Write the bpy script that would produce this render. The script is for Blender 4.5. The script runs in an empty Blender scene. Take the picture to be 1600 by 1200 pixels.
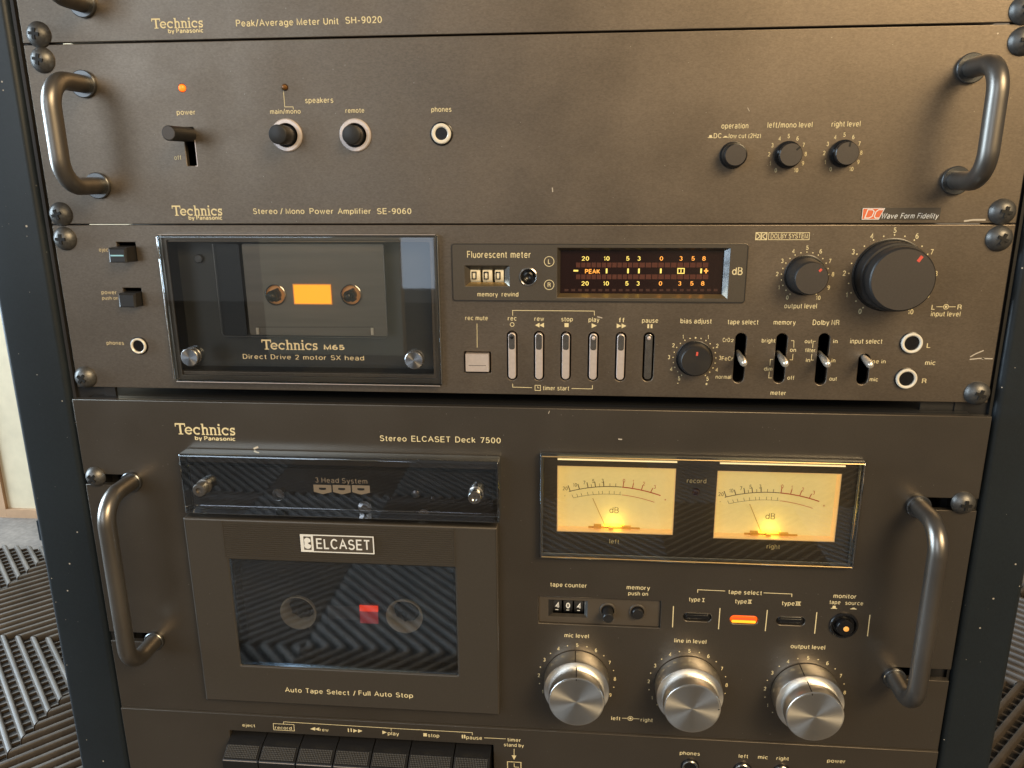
import bpy, bmesh, math, random
from mathutils import Vector, Matrix
random.seed(7)
S = 0.001                                  # everything below is measured in millimetres
X0, Z0 = -241.3, 700.0                     # rack centre on x = 0, floor on z = 0
sc = bpy.context.scene
COL = sc.collection

# ------------------------------------------------------------------ camera
F, PITCH, YAW, ROLL = 1230.704, 0.26826474, -0.0882167, 0.00688116
CAM = Vector((277.588, -399.119, 27.411))
cp, sp, cy_, sy_ = math.cos(PITCH), math.sin(PITCH), math.cos(YAW), math.sin(YAW)
fwd = Vector((sy_*cp, cy_*cp, -sp)); rgt = Vector((cy_, -sy_, 0)); dwn = fwd.cross(rgt)
cr, sr = math.cos(ROLL), math.sin(ROLL)
rgt, dwn = cr*rgt + sr*dwn, -sr*rgt + cr*dwn
def W(x, y, z): return Vector(((x+X0)*S, y*S, (z+Z0)*S))
cam_d = bpy.data.cameras.new("camera"); cam = bpy.data.objects.new("camera", cam_d); COL.objects.link(cam)
cam_d.sensor_width = 36; cam_d.lens = F/1600*36; cam_d.clip_start = 0.01; cam_d.clip_end = 50
m = Matrix((rgt, -dwn, -fwd)).transposed().to_4x4(); m.translation = W(*CAM); cam.matrix_world = m
sc.camera = cam
# ------------------------------------------------------------------ light
world = bpy.data.worlds.new("World"); sc.world = world; world.use_nodes = True
bg = world.node_tree.nodes['Background']; bg.inputs[0].default_value = (0.30, 0.275, 0.25, 1); bg.inputs[1].default_value = 0.55
def area(name, loc, target, size, sizey, col, power):
    l = bpy.data.lights.new(name, 'AREA'); l.shape = 'RECTANGLE'; l.size = size; l.size_y = sizey; l.color = col; l.energy = power
    o = bpy.data.objects.new(name, l); COL.objects.link(o); o.location = loc
    o.rotation_euler = (Vector(target)-Vector(loc)).to_track_quat('-Z', 'Y').to_euler(); return o
area("window_light", (-2.5, 0.45, 1.15), (0.3, 0.45, 0.75), 2.4, 1.6, (0.68, 0.85, 1.0), 190)
area("warm_lamp_light", (1.25, -1.7, 2.1), (0.1, 0, 0.65), 0.7, 0.7, (1.0, 0.76, 0.46), 30)
area("warm_wall_light", (1.35, -2.3, 2.0), (0.1, 0, 0.75), 2.2, 1.3, (1.0, 0.73, 0.40), 68)
area("cool_fill_light", (-1.35, -2.3, 1.35), (0, 0, 0.7), 1.0, 1.5, (0.76, 0.88, 1.0), 13)  # added fill for cool reflections on the knobs and left panels
area("cover_reflection_light", (-0.60, -2.66, 0.72), (-0.60, 0, 0.72), 0.13, 0.9, (0.76, 0.86, 1.0), 0.7)  # unseen light added to mirror a pale blue patch in the cassette cover
sc.view_settings.view_transform = 'Standard'; sc.view_settings.look = 'None'
sc.view_settings.exposure = 0; sc.view_settings.gamma = 1

# ------------------------------------------------------------------ photo pixel -> point on a panel plane (mm)
def P(px, py, y=0.0):
    d = rgt*((px-800)/F) + dwn*((py-600)/F) + fwd
    t = (y-CAM.y)/d.y
    p = CAM + d*t
    return (p.x, p.z)
def PR(x0, y0, x1, y1, y=0.0):
    """rectangle given by its pixel extent along its own centre lines -> (xa, za, xb, zb) in mm, za < zb"""
    xm, ym = (x0+x1)/2, (y0+y1)/2
    return (P(x0, ym, y)[0], P(xm, y1, y)[1], P(x1, ym, y)[0], P(xm, y0, y)[1])

# ------------------------------------------------------------------ materials
MAT = {}
def mat(name, col, rough=0.5, metal=0.0, emit=None, es=0.0, spec=None, coat=0.0, aniso=0.0):
    m = bpy.data.materials.new(name); m.use_nodes = True; nt = m.node_tree; b = nt.nodes['Principled BSDF']
    b.inputs['Base Color'].default_value = (*col, 1); b.inputs['Roughness'].default_value = rough; b.inputs['Metallic'].default_value = metal
    if emit: b.inputs['Emission Color'].default_value = (*emit, 1); b.inputs['Emission Strength'].default_value = es
    if spec is not None: b.inputs['Specular IOR Level'].default_value = spec
    if coat: b.inputs['Coat Weight'].default_value = coat; b.inputs['Coat Roughness'].default_value = 0.08
    if aniso:
        b.inputs['Anisotropic'].default_value = aniso
        t = nt.nodes.new('ShaderNodeTangent'); t.direction_type = 'RADIAL'; t.axis = 'Y'
        nt.links.new(t.outputs[0], b.inputs['Tangent'])
    MAT[name] = m; return m
def surface(name, grain=0.1, gscale=1500, stretch=(1, 1, 1), bump=0.1, bscale=1500, dust=0.0, dscale=90, rvar=0.0, blotch=0.0):
    """procedural wear on top of a plain material: fine grain, bump, dust specks, roughness blotches"""
    m = MAT[name]; nt = m.node_tree; b = nt.nodes['Principled BSDF']; N = nt.nodes.new; L = nt.links.new
    tc = N('ShaderNodeTexCoord'); mp = N('ShaderNodeMapping'); mp.inputs['Scale'].default_value = stretch; L(tc.outputs['Object'], mp.inputs[0])
    n = N('ShaderNodeTexNoise'); n.inputs['Scale'].default_value = gscale; n.inputs['Detail'].default_value = 3; L(mp.outputs[0], n.inputs['Vector'])
    base = b.inputs['Base Color'].default_value[:]
    mr = N('ShaderNodeMapRange'); mr.inputs['From Min'].default_value = .25; mr.inputs['From Max'].default_value = .75
    mr.inputs['To Min'].default_value = 1-grain; mr.inputs['To Max'].default_value = 1+grain; L(n.outputs['Fac'], mr.inputs['Value'])
    fac = mr.outputs[0]
    if blotch:
        n3 = N('ShaderNodeTexNoise'); n3.inputs['Scale'].default_value = 14; n3.inputs['Detail'].default_value = 4; L(tc.outputs['Object'], n3.inputs['Vector'])
        mb = N('ShaderNodeMapRange'); mb.inputs['From Min'].default_value = .3; mb.inputs['From Max'].default_value = .7
        mb.inputs['To Min'].default_value = 1-blotch; mb.inputs['To Max'].default_value = 1+blotch; L(n3.outputs['Fac'], mb.inputs['Value'])
        mm = N('ShaderNodeMath'); mm.operation = 'MULTIPLY'; L(fac, mm.inputs[0]); L(mb.outputs[0], mm.inputs[1]); fac = mm.outputs[0]
    vm = N('ShaderNodeVectorMath'); vm.operation = 'SCALE'; vm.inputs[0].default_value = base[:3]; L(fac, vm.inputs['Scale'])
    out = vm.outputs[0]
    if dust:
        v = N('ShaderNodeTexVoronoi'); v.inputs['Scale'].default_value = dscale*3; L(tc.outputs['Object'], v.inputs['Vector'])
        sep = N('ShaderNodeSeparateColor'); L(v.outputs['Color'], sep.inputs[0])
        th = N('ShaderNodeMath'); th.operation = 'MULTIPLY'; th.inputs[1].default_value = dust*.85; L(sep.outputs[0], th.inputs[0])
        pw = N('ShaderNodeMath'); pw.operation = 'POWER'; pw.inputs[1].default_value = 4; L(th.outputs[0], pw.inputs[0])
        lt = N('ShaderNodeMath'); lt.operation = 'LESS_THAN'; L(v.outputs['Distance'], lt.inputs[0]); L(pw.outputs[0], lt.inputs[1])
        op = N('ShaderNodeMath'); op.operation = 'MULTIPLY'; L(lt.outputs[0], op.inputs[0]); L(sep.outputs[1], op.inputs[1])
        mx = N('ShaderNodeMix'); mx.data_type = 'RGBA'; L(op.outputs[0], mx.inputs['Factor']); L(out, mx.inputs['A']); mx.inputs['B'].default_value = (.55, .52, .46, 1)
        out = mx.outputs['Result']
    L(out, b.inputs['Base Color'])
    if bump:
        n2 = N('ShaderNodeTexNoise'); n2.inputs['Scale'].default_value = bscale; n2.inputs['Detail'].default_value = 2; L(mp.outputs[0], n2.inputs['Vector'])
        bp = N('ShaderNodeBump'); bp.inputs['Strength'].default_value = bump; bp.inputs['Distance'].default_value = 0.0003; L(n2.outputs['Fac'], bp.inputs['Height']); L(bp.outputs[0], b.inputs['Normal'])
    if rvar:
        n4 = N('ShaderNodeTexNoise'); n4.inputs['Scale'].default_value = 25; n4.inputs['Detail'].default_value = 5; L(tc.outputs['Object'], n4.inputs['Vector'])
        r = b.inputs['Roughness'].default_value
        mq = N('ShaderNodeMapRange'); mq.inputs['From Min'].default_value = .3; mq.inputs['From Max'].default_value = .7
        mq.inputs['To Min'].default_value = max(.02, r-rvar); mq.inputs['To Max'].default_value = r+rvar; L(n4.outputs['Fac'], mq.inputs['Value']); L(mq.outputs[0], b.inputs['Roughness'])
def glass(name, tint, refl=1.0, rough=0.0, ior=1.5):
    m = bpy.data.materials.new(name); m.use_nodes = True; nt = m.node_tree; nt.nodes.clear(); N = nt.nodes.new; L = nt.links.new
    o = N('ShaderNodeOutputMaterial'); mx = N('ShaderNodeMixShader'); t = N('ShaderNodeBsdfTransparent'); g = N('ShaderNodeBsdfGlossy'); fr = N('ShaderNodeFresnel')
    t.inputs[0].default_value = (*tint, 1); g.inputs['Roughness'].default_value = rough; g.inputs[0].default_value = (.86, .94, 1, 1)
    fr.inputs[0].default_value = ior
    mu = N('ShaderNodeMath'); mu.operation = 'MULTIPLY'; mu.inputs[1].default_value = refl; mu.use_clamp = True
    L(fr.outputs[0], mu.inputs[0]); L(mu.outputs[0], mx.inputs[0]); L(t.outputs[0], mx.inputs[1]); L(g.outputs[0], mx.inputs[2]); L(mx.outputs[0], o.inputs[0])
    MAT[name] = m; return m

mat('panel', (0.190, 0.158, 0.126), 0.40, 0.80)
surface('panel', grain=.15, gscale=1700, stretch=(.5, 1, 1), bump=.10, bscale=2800, dust=.62, dscale=110, rvar=.06, blotch=.08)
mat('panel_smooth', (0.134, 0.117, 0.098), 0.33, 0.75)
surface('panel_smooth', grain=.06, gscale=1600, bump=.05, bscale=2400, dust=.66, dscale=110, rvar=.05, blotch=.05)
mat('bezel', (0.14, 0.122, 0.10), 0.36, 0.65); surface('bezel', grain=.08, gscale=2000, bump=.05, dust=.5)
mat('door', (0.122, 0.108, 0.091), 0.38, 0.65); surface('door', grain=.05, gscale=1500, bump=.04, dust=.62)
mat('rail_paint', (0.013, 0.019, 0.025), 0.38); surface('rail_paint', grain=.12, gscale=900, bump=.12, bscale=1400, dust=.72, dscale=80, blotch=.12)
mat('handle_metal', (0.225, 0.207, 0.186), 0.37, 0.9); surface('handle_metal', grain=.08, gscale=300, stretch=(1, 1, .05), bump=.03, bscale=900, rvar=.06)
mat('flange_metal', (0.16, 0.165, 0.17), 0.25, 0.9)
mat('screw_metal', (0.145, 0.142, 0.136), 0.44, 0.75); surface('screw_metal', grain=.25, gscale=700, bump=.15, bscale=900, rvar=.08)
mat('black', (0.006, 0.006, 0.006), 0.6)
mat('key_black', (0.014, 0.014, 0.015), 0.28); surface('key_black', grain=.1, gscale=900, bump=.03, dust=.6, dscale=160)
mat('key_grip', (0.13, 0.128, 0.125), 0.30, 0.4)
mat('black_gloss', (0.010, 0.010, 0.011), 0.22)
mat('black_satin', (0.018, 0.018, 0.019), 0.38); surface('black_satin', grain=.1, gscale=900, bump=.05, bscale=1200, dust=.45, dscale=160)
mat('knob_black', (0.030, 0.028, 0.027), 0.42, 0.2, aniso=.3)
mat('knob_cap', (0.095, 0.085, 0.078), 0.42, 0.55); surface('knob_cap', grain=.06, gscale=1200, bump=.04, dust=.4, dscale=200)
mat('print', (0.80, 0.70, 0.42), 0.6)
mat('print_gold', (0.62, 0.51, 0.30), 0.5)
mat('print_grey', (0.19, 0.155, 0.115), 0.5)
mat('print_white', (0.82, 0.84, 0.84), 0.4)
mat('print_red', (0.55, 0.06, 0.03), 0.5)
mat('print_dark', (0.06, 0.03, 0.015), 0.6)
mat('badge_orange', (0.75, 0.17, 0.07), 0.5)
mat('badge_dark', (0.075, 0.062, 0.048), 0.5)
mat('alu', (0.88, 0.87, 0.84), 0.30, 1.0, aniso=.85)
mat('alu_face', (0.88, 0.87, 0.83), 0.30, 1.0, aniso=.93)
mat('dark_face', (0.34, 0.34, 0.35), 0.34, 1.0, aniso=.9)
mat('silver', (0.72, 0.64, 0.61), 0.34, 0.45); surface('silver', grain=.06, gscale=600, bump=.02)
mat('silver_dark', (0.30, 0.29, 0.28), 0.25, 0.9); surface('silver_dark', grain=.15, gscale=300, bump=.05)
mat('chrome', (0.60, 0.58, 0.55), 0.18, 1.0)
mat('ivory', (0.80, 0.76, 0.66), 0.28, 0.0, coat=.5)
mat('lever_steel', (0.86, 0.83, 0.76), 0.2, 0.75)
mat('brass', (0.62, 0.46, 0.24), 0.28, 0.9)
mat('drum', (0.85, 0.77, 0.58), 0.5)
mat('hub_orange', (0.90, 0.45, 0.16), 0.45, emit=(1, .35, .05), es=.06)
mat('hub_clear', (0.86, 0.74, 0.56), 0.28, 0.0, coat=.4)
mat('edge_acrylic', (0.30, 0.32, 0.33), 0.12, 0.6)
mat('well_plate', (0.22, 0.20, 0.17), 0.36, 0.4); surface('well_plate', grain=.15, gscale=150, stretch=(.1, 1, 1), bump=0)
mat('compartment_grey', (0.075, 0.082, 0.085), 0.4)
mat('well_dark', (0.022, 0.028, 0.035), 0.35)
mat('led_on', (0.9, 0.25, 0.05), 0.3, emit=(1.0, 0.11, 0.006), es=2.2)
mat('led_off', (0.20, 0.09, 0.02), 0.15, coat=.6)
mat('led_red_off', (0.05, 0.012, 0.010), 0.3)
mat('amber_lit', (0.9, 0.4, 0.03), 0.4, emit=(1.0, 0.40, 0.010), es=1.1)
mat('orange_lit', (0.5, 0.06, 0.01), 0.3, emit=(1.0, 0.11, 0.006), es=1.0)
mat('orange_lit_low', (0.9, 0.4, 0.03), 0.3, emit=(1.0, 0.36, 0.02), es=1.3)
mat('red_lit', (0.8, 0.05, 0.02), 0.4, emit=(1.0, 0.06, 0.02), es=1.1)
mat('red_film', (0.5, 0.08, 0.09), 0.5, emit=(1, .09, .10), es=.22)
mat('film_grey', (0.13, 0.12, 0.12), 0.3)
mat('digit_yellow', (0.8, 0.7, 0.2), 0.5, emit=(0.95, 0.72, 0.15), es=.62)
mat('digit_orange', (0.8, 0.4, 0.1), 0.5, emit=(1.0, 0.34, 0.04), es=.7)
mat('segment_off', (0.085, 0.022, 0.012), 0.5)
mat('tube_glass', (0.018, 0.008, 0.007), 0.12)
mat('segment_dim', (0.05, 0.018, 0.012), 0.5)
mat('dial_face', (0.60, 0.58, 0.40), 0.6, emit=(1.0, 0.74, 0.24), es=.42); surface('dial_face', grain=.04, gscale=300, bump=0, blotch=.10)
mat('dial_edge', (0.85, 0.62, 0.36), 0.5, emit=(1.0, 0.60, 0.22), es=.32)
mat('reflected_glow', (.8, .7, .45), .3, emit=(1.0, .78, .38), es=.5)  # emission standing in for meter light mirrored in the cover edge
mat('dial_needle', (0.62, 0.42, 0.16), 0.5); mat('dial_works', (0.72, 0.42, 0.10), 0.4)
mat('bulb', (1, .7, .2), 0.5, emit=(1.0, 0.55, 0.03), es=3)
mat('cyan_mark', (0.30, 0.62, 0.78), 0.5)
mat('red_mark', (0.70, 0.10, 0.07), 0.5)
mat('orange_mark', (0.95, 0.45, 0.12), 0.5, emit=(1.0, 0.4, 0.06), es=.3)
mat('scratch', (0.55, 0.50, 0.42), 0.4)
mat('slat_plastic', (0.080, 0.064, 0.050), 0.41); surface('slat_plastic', grain=.2, gscale=60, bump=.1, bscale=500, dust=.3, dscale=60, blotch=.25)
mat('floor_dark', (0.03, 0.026, 0.022), 0.8)
mat('carpet', (0.17, 0.14, 0.115), 0.95); surface('carpet', grain=.22, gscale=110, bump=.6, bscale=300, blotch=.2)
mat('board_beige', (0.62, 0.53, 0.37), 0.7); surface('board_beige', grain=.06, gscale=40, bump=.05, blotch=.04)
mat('board_tan', (0.42, 0.26, 0.15), 0.6); surface('board_tan', grain=.1, gscale=60, bump=.05)
mat('room_wall', (0.52, 0.42, 0.29), 0.8)
mat('wall_paint', (0.30, 0.26, 0.21), 0.8)
glass('smoke_glass', (0.90, 0.90, 0.91), 3.6, .04)
glass('dark_glass', (0.82, 0.80, 0.82), 4.6, .03)
glass('clear_glass', (0.94, 0.93, 0.91), 2.5, .02)

# ------------------------------------------------------------------ object helpers
LOC = {}
def thing(name, label, cat, at, group=None):
    o = bpy.data.objects.new(name, None); COL.objects.link(o); o.empty_display_size = .02
    o.location = W(*at); o['label'] = label; o['category'] = cat
    if group: o['group'] = group
    LOC[o.name] = W(*at); return o
def link(name, verts, faces, material, parent=None, smooth=False, label=None, mesh=None):
    """verts in world metres; origin is moved to the middle of the bounds"""
    lo = Vector(min(v[i] for v in verts) for i in range(3)); hi = Vector(max(v[i] for v in verts) for i in range(3))
    c = (lo+hi)/2
    me = bpy.data.meshes.new(name); me.from_pydata([tuple(Vector(v)-c) for v in verts], [], faces); me.validate()
    if isinstance(material, (list, tuple)):
        for k in material: me.materials.append(MAT[k])
    else: me.materials.append(MAT[material])
    if smooth:
        for p in me.polygons: p.use_smooth = True
        try: me.set_sharp_from_angle(angle=math.radians(35))
        except Exception: pass
    me.update()
    o = bpy.data.objects.new(name, me); COL.objects.link(o)
    pl = Vector((0, 0, 0))
    if parent is not None: o.parent = parent; pl = LOC[parent.name]
    o.location = c-pl; LOC[o.name] = c.copy()
    if label: o['label'] = label
    return o
class MB:
    """collects geometry given in millimetres"""
    def __init__(s): s.v = []; s.f = []
    def add(s, vs, fs):
        n = len(s.v); s.v += [W(*v) for v in vs]; s.f += [tuple(n+i for i in f) for f in fs]
    def box(s, x0, x1, y0, y1, z0, z1):
        s.add([(x0,y0,z0),(x1,y0,z0),(x1,y1,z0),(x0,y1,z0),(x0,y0,z1),(x1,y0,z1),(x1,y1,z1),(x0,y1,z1)],
              [(0,3,2,1),(4,5,6,7),(0,1,5,4),(1,2,6,5),(2,3,7,6),(3,0,4,7)])
    def lathe(s, cx, cz, y, prof, n=48, a0=0):
        """prof: (radius, protrusion towards the viewer) from the panel outwards"""
        vs = []; fs = []
        for r, h in prof:
            for k in range(n):
                a = a0+2*math.pi*k/n; vs.append((cx+r*math.sin(a), y-h, cz+r*math.cos(a)))
        for i in range(len(prof)-1):
            for k in range(n):
                a, b = i*n+k, i*n+(k+1) % n; fs.append((a, b, b+n, a+n))
        if prof[-1][0] > 0: fs.append(tuple((len(prof)-1)*n+k for k in range(n)))
        s.add(vs, fs)
    def poly(s, pts, y):
        s.add([(x, y, z) for x, z in pts], [tuple(range(len(pts)))])
    def strip(s, pts, w, y, closed=False):
        """flat mitred line through (x, z) points"""
        n = len(pts); vs = []
        for i in range(n):
            p = Vector(pts[i]); a = Vector(pts[i-1]) if (i > 0 or closed) else None; b = Vector(pts[(i+1) % n]) if (i < n-1 or closed) else None
            d1 = (p-a).normalized() if a is not None else None; d2 = (b-p).normalized() if b is not None else None
            d1 = d1 or d2; d2 = d2 or d1
            t = (d1+d2)
            t = t.normalized() if t.length > 1e-6 else d1
            nn = Vector((-t.y, t.x)); k = 1/max(.35, nn.dot(Vector((-d1.y, d1.x))))
            vs += [(p.x+nn.x*w/2*k, y, p.y+nn.y*w/2*k), (p.x-nn.x*w/2*k, y, p.y-nn.y*w/2*k)]
        fs = [(2*i, 2*i+1, 2*i+3, 2*i+2) for i in range(n-1)]
        if closed: fs.append((2*n-2, 2*n-1, 1, 0))
        s.add(vs, fs)
    def build(s, name, material, parent=None, smooth=False, label=None): return link(name, s.v, s.f, material, parent, smooth, label)
def curve_mesh(splines, y, thick, bevel, res=2):
    """2-D outlines (first outer, others holes) in mm -> verts, faces of a bevelled plate whose front is at y"""
    cu = bpy.data.curves.new('tmp', 'CURVE'); cu.dimensions = '2D'; cu.fill_mode = 'BOTH'
    for pts in splines:
        sp_ = cu.splines.new('POLY'); sp_.points.add(len(pts)-1); sp_.use_cyclic_u = True
        for p, (x, z) in zip(sp_.points, pts): p.co = (x, z, 0, 1)
    cu.extrude = max(0, thick/2-bevel); cu.bevel_depth = bevel; cu.bevel_resolution = res; cu.offset = -bevel
    ob = bpy.data.objects.new('tmp', cu); me = bpy.data.meshes.new_from_object(ob)
    vs = [(v.co.x, y+thick/2-v.co.z, v.co.y) for v in me.vertices]; fs = [tuple(p.vertices) for p in me.polygons]
    bpy.data.objects.remove(ob); bpy.data.curves.remove(cu); bpy.data.meshes.remove(me)
    return vs, fs
def plate(name, splines, y, thick, bevel, material, parent, label=None, smooth=True, res=2):
    vs, fs = curve_mesh(splines, y, thick, bevel, res)
    return link(name, [W(*v) for v in vs], fs, material, parent, smooth, label)
def rrect(x0, z0, x1, z1, r=0.0, n=5):
    if r <= 0: return [(x0, z0), (x1, z0), (x1, z1), (x0, z1)]
    out = []
    for cx, cz, a in ((x1-r, z0+r, -90), (x1-r, z1-r, 0), (x0+r, z1-r, 90), (x0+r, z0+r, 180)):
        for k in range(n+1):
            t = math.radians(a+90*k/n); out.append((cx+r*math.cos(t), cz+r*math.sin(t)))
    return out
def circ(cx, cz, r, n=40): return [(cx+r*math.cos(2*math.pi*k/n), cz+r*math.sin(2*math.pi*k/n)) for k in range(n)]
def slotpx(a, b, r, y=0.0, n=8):
    """capsule with end pixels a (top), b (bottom) measured to the rounded tips"""
    (xa, za), (xb, zb) = P(*a, y), P(*b, y); x = (xa+xb)/2
    return rrect(x-r, zb, x+r, za, r*.98, n)
def tube(name, pts, r, material, parent, n=24, label=None, cap=True):
    pts = [Vector(p) for p in pts]; vs = []; fs = []
    t0 = (pts[1]-pts[0]).normalized(); ref = Vector((0, 0, 1)) if abs(t0.z) < .9 else Vector((1, 0, 0))
    nrm = t0.cross(ref).normalized()
    for i, p in enumerate(pts):
        t = ((pts[min(i+1, len(pts)-1)]-pts[max(i-1, 0)])).normalized()
        nrm = (nrm-t*nrm.dot(t)).normalized(); bn = t.cross(nrm)
        for k in range(n):
            a = 2*math.pi*k/n; vs.append(W(*(p+nrm*r*math.cos(a)+bn*r*math.sin(a))))
    for i in range(len(pts)-1):
        for k in range(n):
            a, b = i*n+k, i*n+(k+1) % n; fs.append((a, b, b+n, a+n))
    if cap: fs += [tuple(range(n))[::-1], tuple((len(pts)-1)*n+k for k in range(n))]
    return link(name, vs, fs, material, parent, True, label)

# ------------------------------------------------------------------ print: text and marks
# ------------------------------------------------------------------ a light sans-serif drawn as strokes (cap height 1)
def A_(cx, cy, rx, ry, a0, a1, n=9): return [(cx+rx*math.cos(math.radians(a0+(a1-a0)*k/n)), cy+ry*math.sin(math.radians(a0+(a1-a0)*k/n))) for k in range(n+1)]
XH = .72
GL = {
 'o': (.58, [A_(.29,.36,.27,.34,90,450,20)]), 'c': (.52, [A_(.29,.36,.27,.34,48,312,14)]),
 'e': (.57, [[(.03,.37),(.55,.37)]+A_(.29,.36,.26,.34,0,315,16)]),
 'n': (.52, [[(.03,0),(.03,.70)], [(.03,.42)]+A_(.26,.44,.22,.26,160,0,8)+[(.48,0)]]),
 'h': (.52, [[(.03,0),(.03,1)], [(.03,.42)]+A_(.26,.44,.22,.26,160,0,8)+[(.48,0)]]),
 'm': (.80, [[(.03,0),(.03,.70)], [(.03,.44)]+A_(.21,.48,.18,.22,160,0,8)+[(.39,0)], [(.39,.44)]+A_(.58,.48,.18,.22,160,0,8)+[(.76,0)]]),
 'u': (.52, [[(.48,.70),(.48,0)], [(.48,.28)]+A_(.25,.26,.22,.26,-20,-180,8)+[(.03,.70)]]),
 'r': (.34, [[(.03,0),(.03,.70)], [(.03,.38)]+A_(.28,.42,.24,.27,165,85,5)]),
 'i': (.08, [[(.04,0),(.04,.70)], [(.04,.88),(.04,1.0)]]), 'l': (.08, [[(.04,0),(.04,1)]]),
 't': (.30, [[(.14,.92),(.14,.16)]+A_(.27,.15,.13,.14,190,280,4), [(0,.69),(.29,.69)]]),
 'f': (.30, [[(.14,0),(.14,.80)]+A_(.28,.82,.14,.16,180,90,4), [(0,.69),(.28,.69)]]),
 'p': (.56, [[(.03,-.27),(.03,.70)], A_(.29,.36,.25,.34,165,-165,14)]), 'b': (.56, [[(.03,0),(.03,1)], A_(.29,.36,.25,.34,165,-165,14)]),
 'd': (.56, [[(.53,0),(.53,1)], A_(.27,.36,.25,.34,15,345,14)]),
 'g': (.56, [[(.53,.70),(.53,-.04)]+A_(.28,-.04,.25,.23,0,-150,7), A_(.27,.37,.25,.33,15,345,14)]),
 's': (.47, [A_(.24,.53,.19,.17,30,230,8)+A_(.23,.18,.21,.18,62,-155,8)]),
 'v': (.48, [[(.0,.70),(.24,0),(.48,.70)]]), 'y': (.48, [[(.0,.70),(.25,0)], [(.49,.70),(.22,-.16)]+A_(.10,-.14,.11,.12,-25,-100,3)]),
 'w': (.72, [[(.0,.70),(.19,0),(.36,.68),(.53,0),(.72,.70)]]), 'x': (.46, [[(0,.7),(.46,0)],[(0,0),(.46,.7)]]),
 'z': (.44, [[(.02,.69),(.42,.69),(.02,.01),(.43,.01)]]), 'k': (.46, [[(.03,0),(.03,1)], [(.42,.70),(.05,.30)], [(.17,.42),(.46,0)]]), 'j': (.14, [[(.1,.7),(.1,-.15),(0,-.26)],[(.1,.88),(.1,1)]]),
 'a': (.52, [A_(.25,.50,.21,.20,155,0,7)+[(.46,.10),(.51,0)], [(.46,.42),(.24,.38)]+A_(.20,.19,.17,.19,95,270,8)+A_(.24,.22,.22,.22,-80,0,4)]),
 'A': (.70, [[(0,0),(.35,1),(.70,0)], [(.13,.36),(.57,.36)]]),
 'B': (.62, [[(.04,0),(.04,1),(.36,1)]+A_(.34,.77,.20,.23,85,-85,7)+[(.04,.53)], [(.04,.02),(.38,.0)]+A_(.36,.27,.23,.26,-80,85,8)]),
 'C': (.70, [A_(.37,.5,.34,.49,40,320,18)]), 'D': (.68, [[(.04,0),(.04,1),(.30,1)]+A_(.30,.5,.34,.49,85,-85,12)+[(.04,0)]]),
 'E': (.58, [[(.56,1),(.04,1),(.04,0),(.58,0)], [(.04,.53),(.52,.53)]]), 'F': (.54, [[(.54,1),(.04,1),(.04,0)], [(.04,.52),(.48,.52)]]),
 'L': (.50, [[(.04,1),(.04,0),(.50,0)]]), 'H': (.66, [[(.04,0),(.04,1)], [(.62,0),(.62,1)], [(.04,.53),(.62,.53)]]),
 'I': (.08, [[(.04,0),(.04,1)]]), 'K': (.62, [[(.04,0),(.04,1)], [(.58,1),(.05,.42)], [(.22,.60),(.62,0)]]),
 'M': (.78, [[(.04,0),(.04,1),(.39,.06),(.74,1),(.74,0)]]), 'N': (.66, [[(.04,0),(.04,1),(.62,0),(.62,1)]]),
 'O': (.76, [A_(.38,.5,.35,.49,90,450,24)]), 'P': (.60, [[(.04,0),(.04,1),(.34,1)]+A_(.34,.74,.24,.26,85,-85,8)+[(.04,.48)]]),
 'R': (.64, [[(.04,0),(.04,1),(.36,1)]+A_(.36,.76,.23,.24,85,-85,8)+[(.04,.52)], [(.40,.50),(.58,.34),(.60,0)]]),
 'S': (.62, [A_(.31,.74,.25,.25,25,235,9)+A_(.31,.26,.28,.26,62,-160,10)]), 'T': (.58, [[(0,1),(.58,1)], [(.29,1),(.29,0)]]),
 'U': (.64, [[(.04,1),(.04,.32)]+A_(.32,.32,.28,.31,180,360,10)+[(.60,1)]]), 'V': (.64, [[(0,1),(.32,0),(.64,1)]]),
 'W': (.92, [[(0,1),(.23,0),(.46,.98),(.69,0),(.92,1)]]), 'Y': (.62, [[(0,1),(.31,.44),(.62,1)], [(.31,.44),(.31,0)]]), 'X': (.62, [[(0,1),(.62,0)],[(0,0),(.62,1)]]),
 '0': (.54, [A_(.27,.5,.24,.48,90,450,20)]), '1': (.28, [[(.04,.74),(.20,.84),(.22,1),(.22,0)]]),
 '2': (.54, [A_(.27,.72,.23,.26,170,-35,9)+[(.05,.02),(.52,.02)]]), '3': (.54, [A_(.26,.74,.20,.24,155,-80,9), A_(.26,.27,.23,.27,80,-155,10)]),
 '4': (.56, [[(.40,0),(.40,1),(.03,.30),(.55,.30)]]), '5': (.54, [[(.48,.98),(.12,.98),(.07,.50)]+A_(.26,.32,.25,.30,125,-155,12)]),
 '6': (.54, [A_(.27,.30,.23,.29,90,450,16), A_(.34,.42,.30,.56,70,185,8)]), '7': (.52, [[(.02,.98),(.50,.98),(.20,0)]]),
 '8': (.54, [A_(.27,.75,.20,.23,90,450,16), A_(.27,.27,.24,.27,90,450,16)]), '9': (.54, [A_(.27,.69,.23,.29,90,450,16), A_(.20,.57,.30,.56,-110,5,8)]),
 '/': (.34, [[(0,-.08),(.34,1.06)]]), '-': (.34, [[(.02,.38),(.32,.38)]]), '+': (.5, [[(.25,.1),(.25,.62)], [(0,.36),(.5,.36)]]),
 '(': (.20, [A_(.34,.4,.30,.62,130,230,6)]), ')': (.20, [A_(-.14,.4,.30,.62,50,-50,6)]), '.': (.08, [[(.04,0),(.04,.1)]]), '%': (.6, [[(0,0),(.6,1)]]),
}
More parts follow.
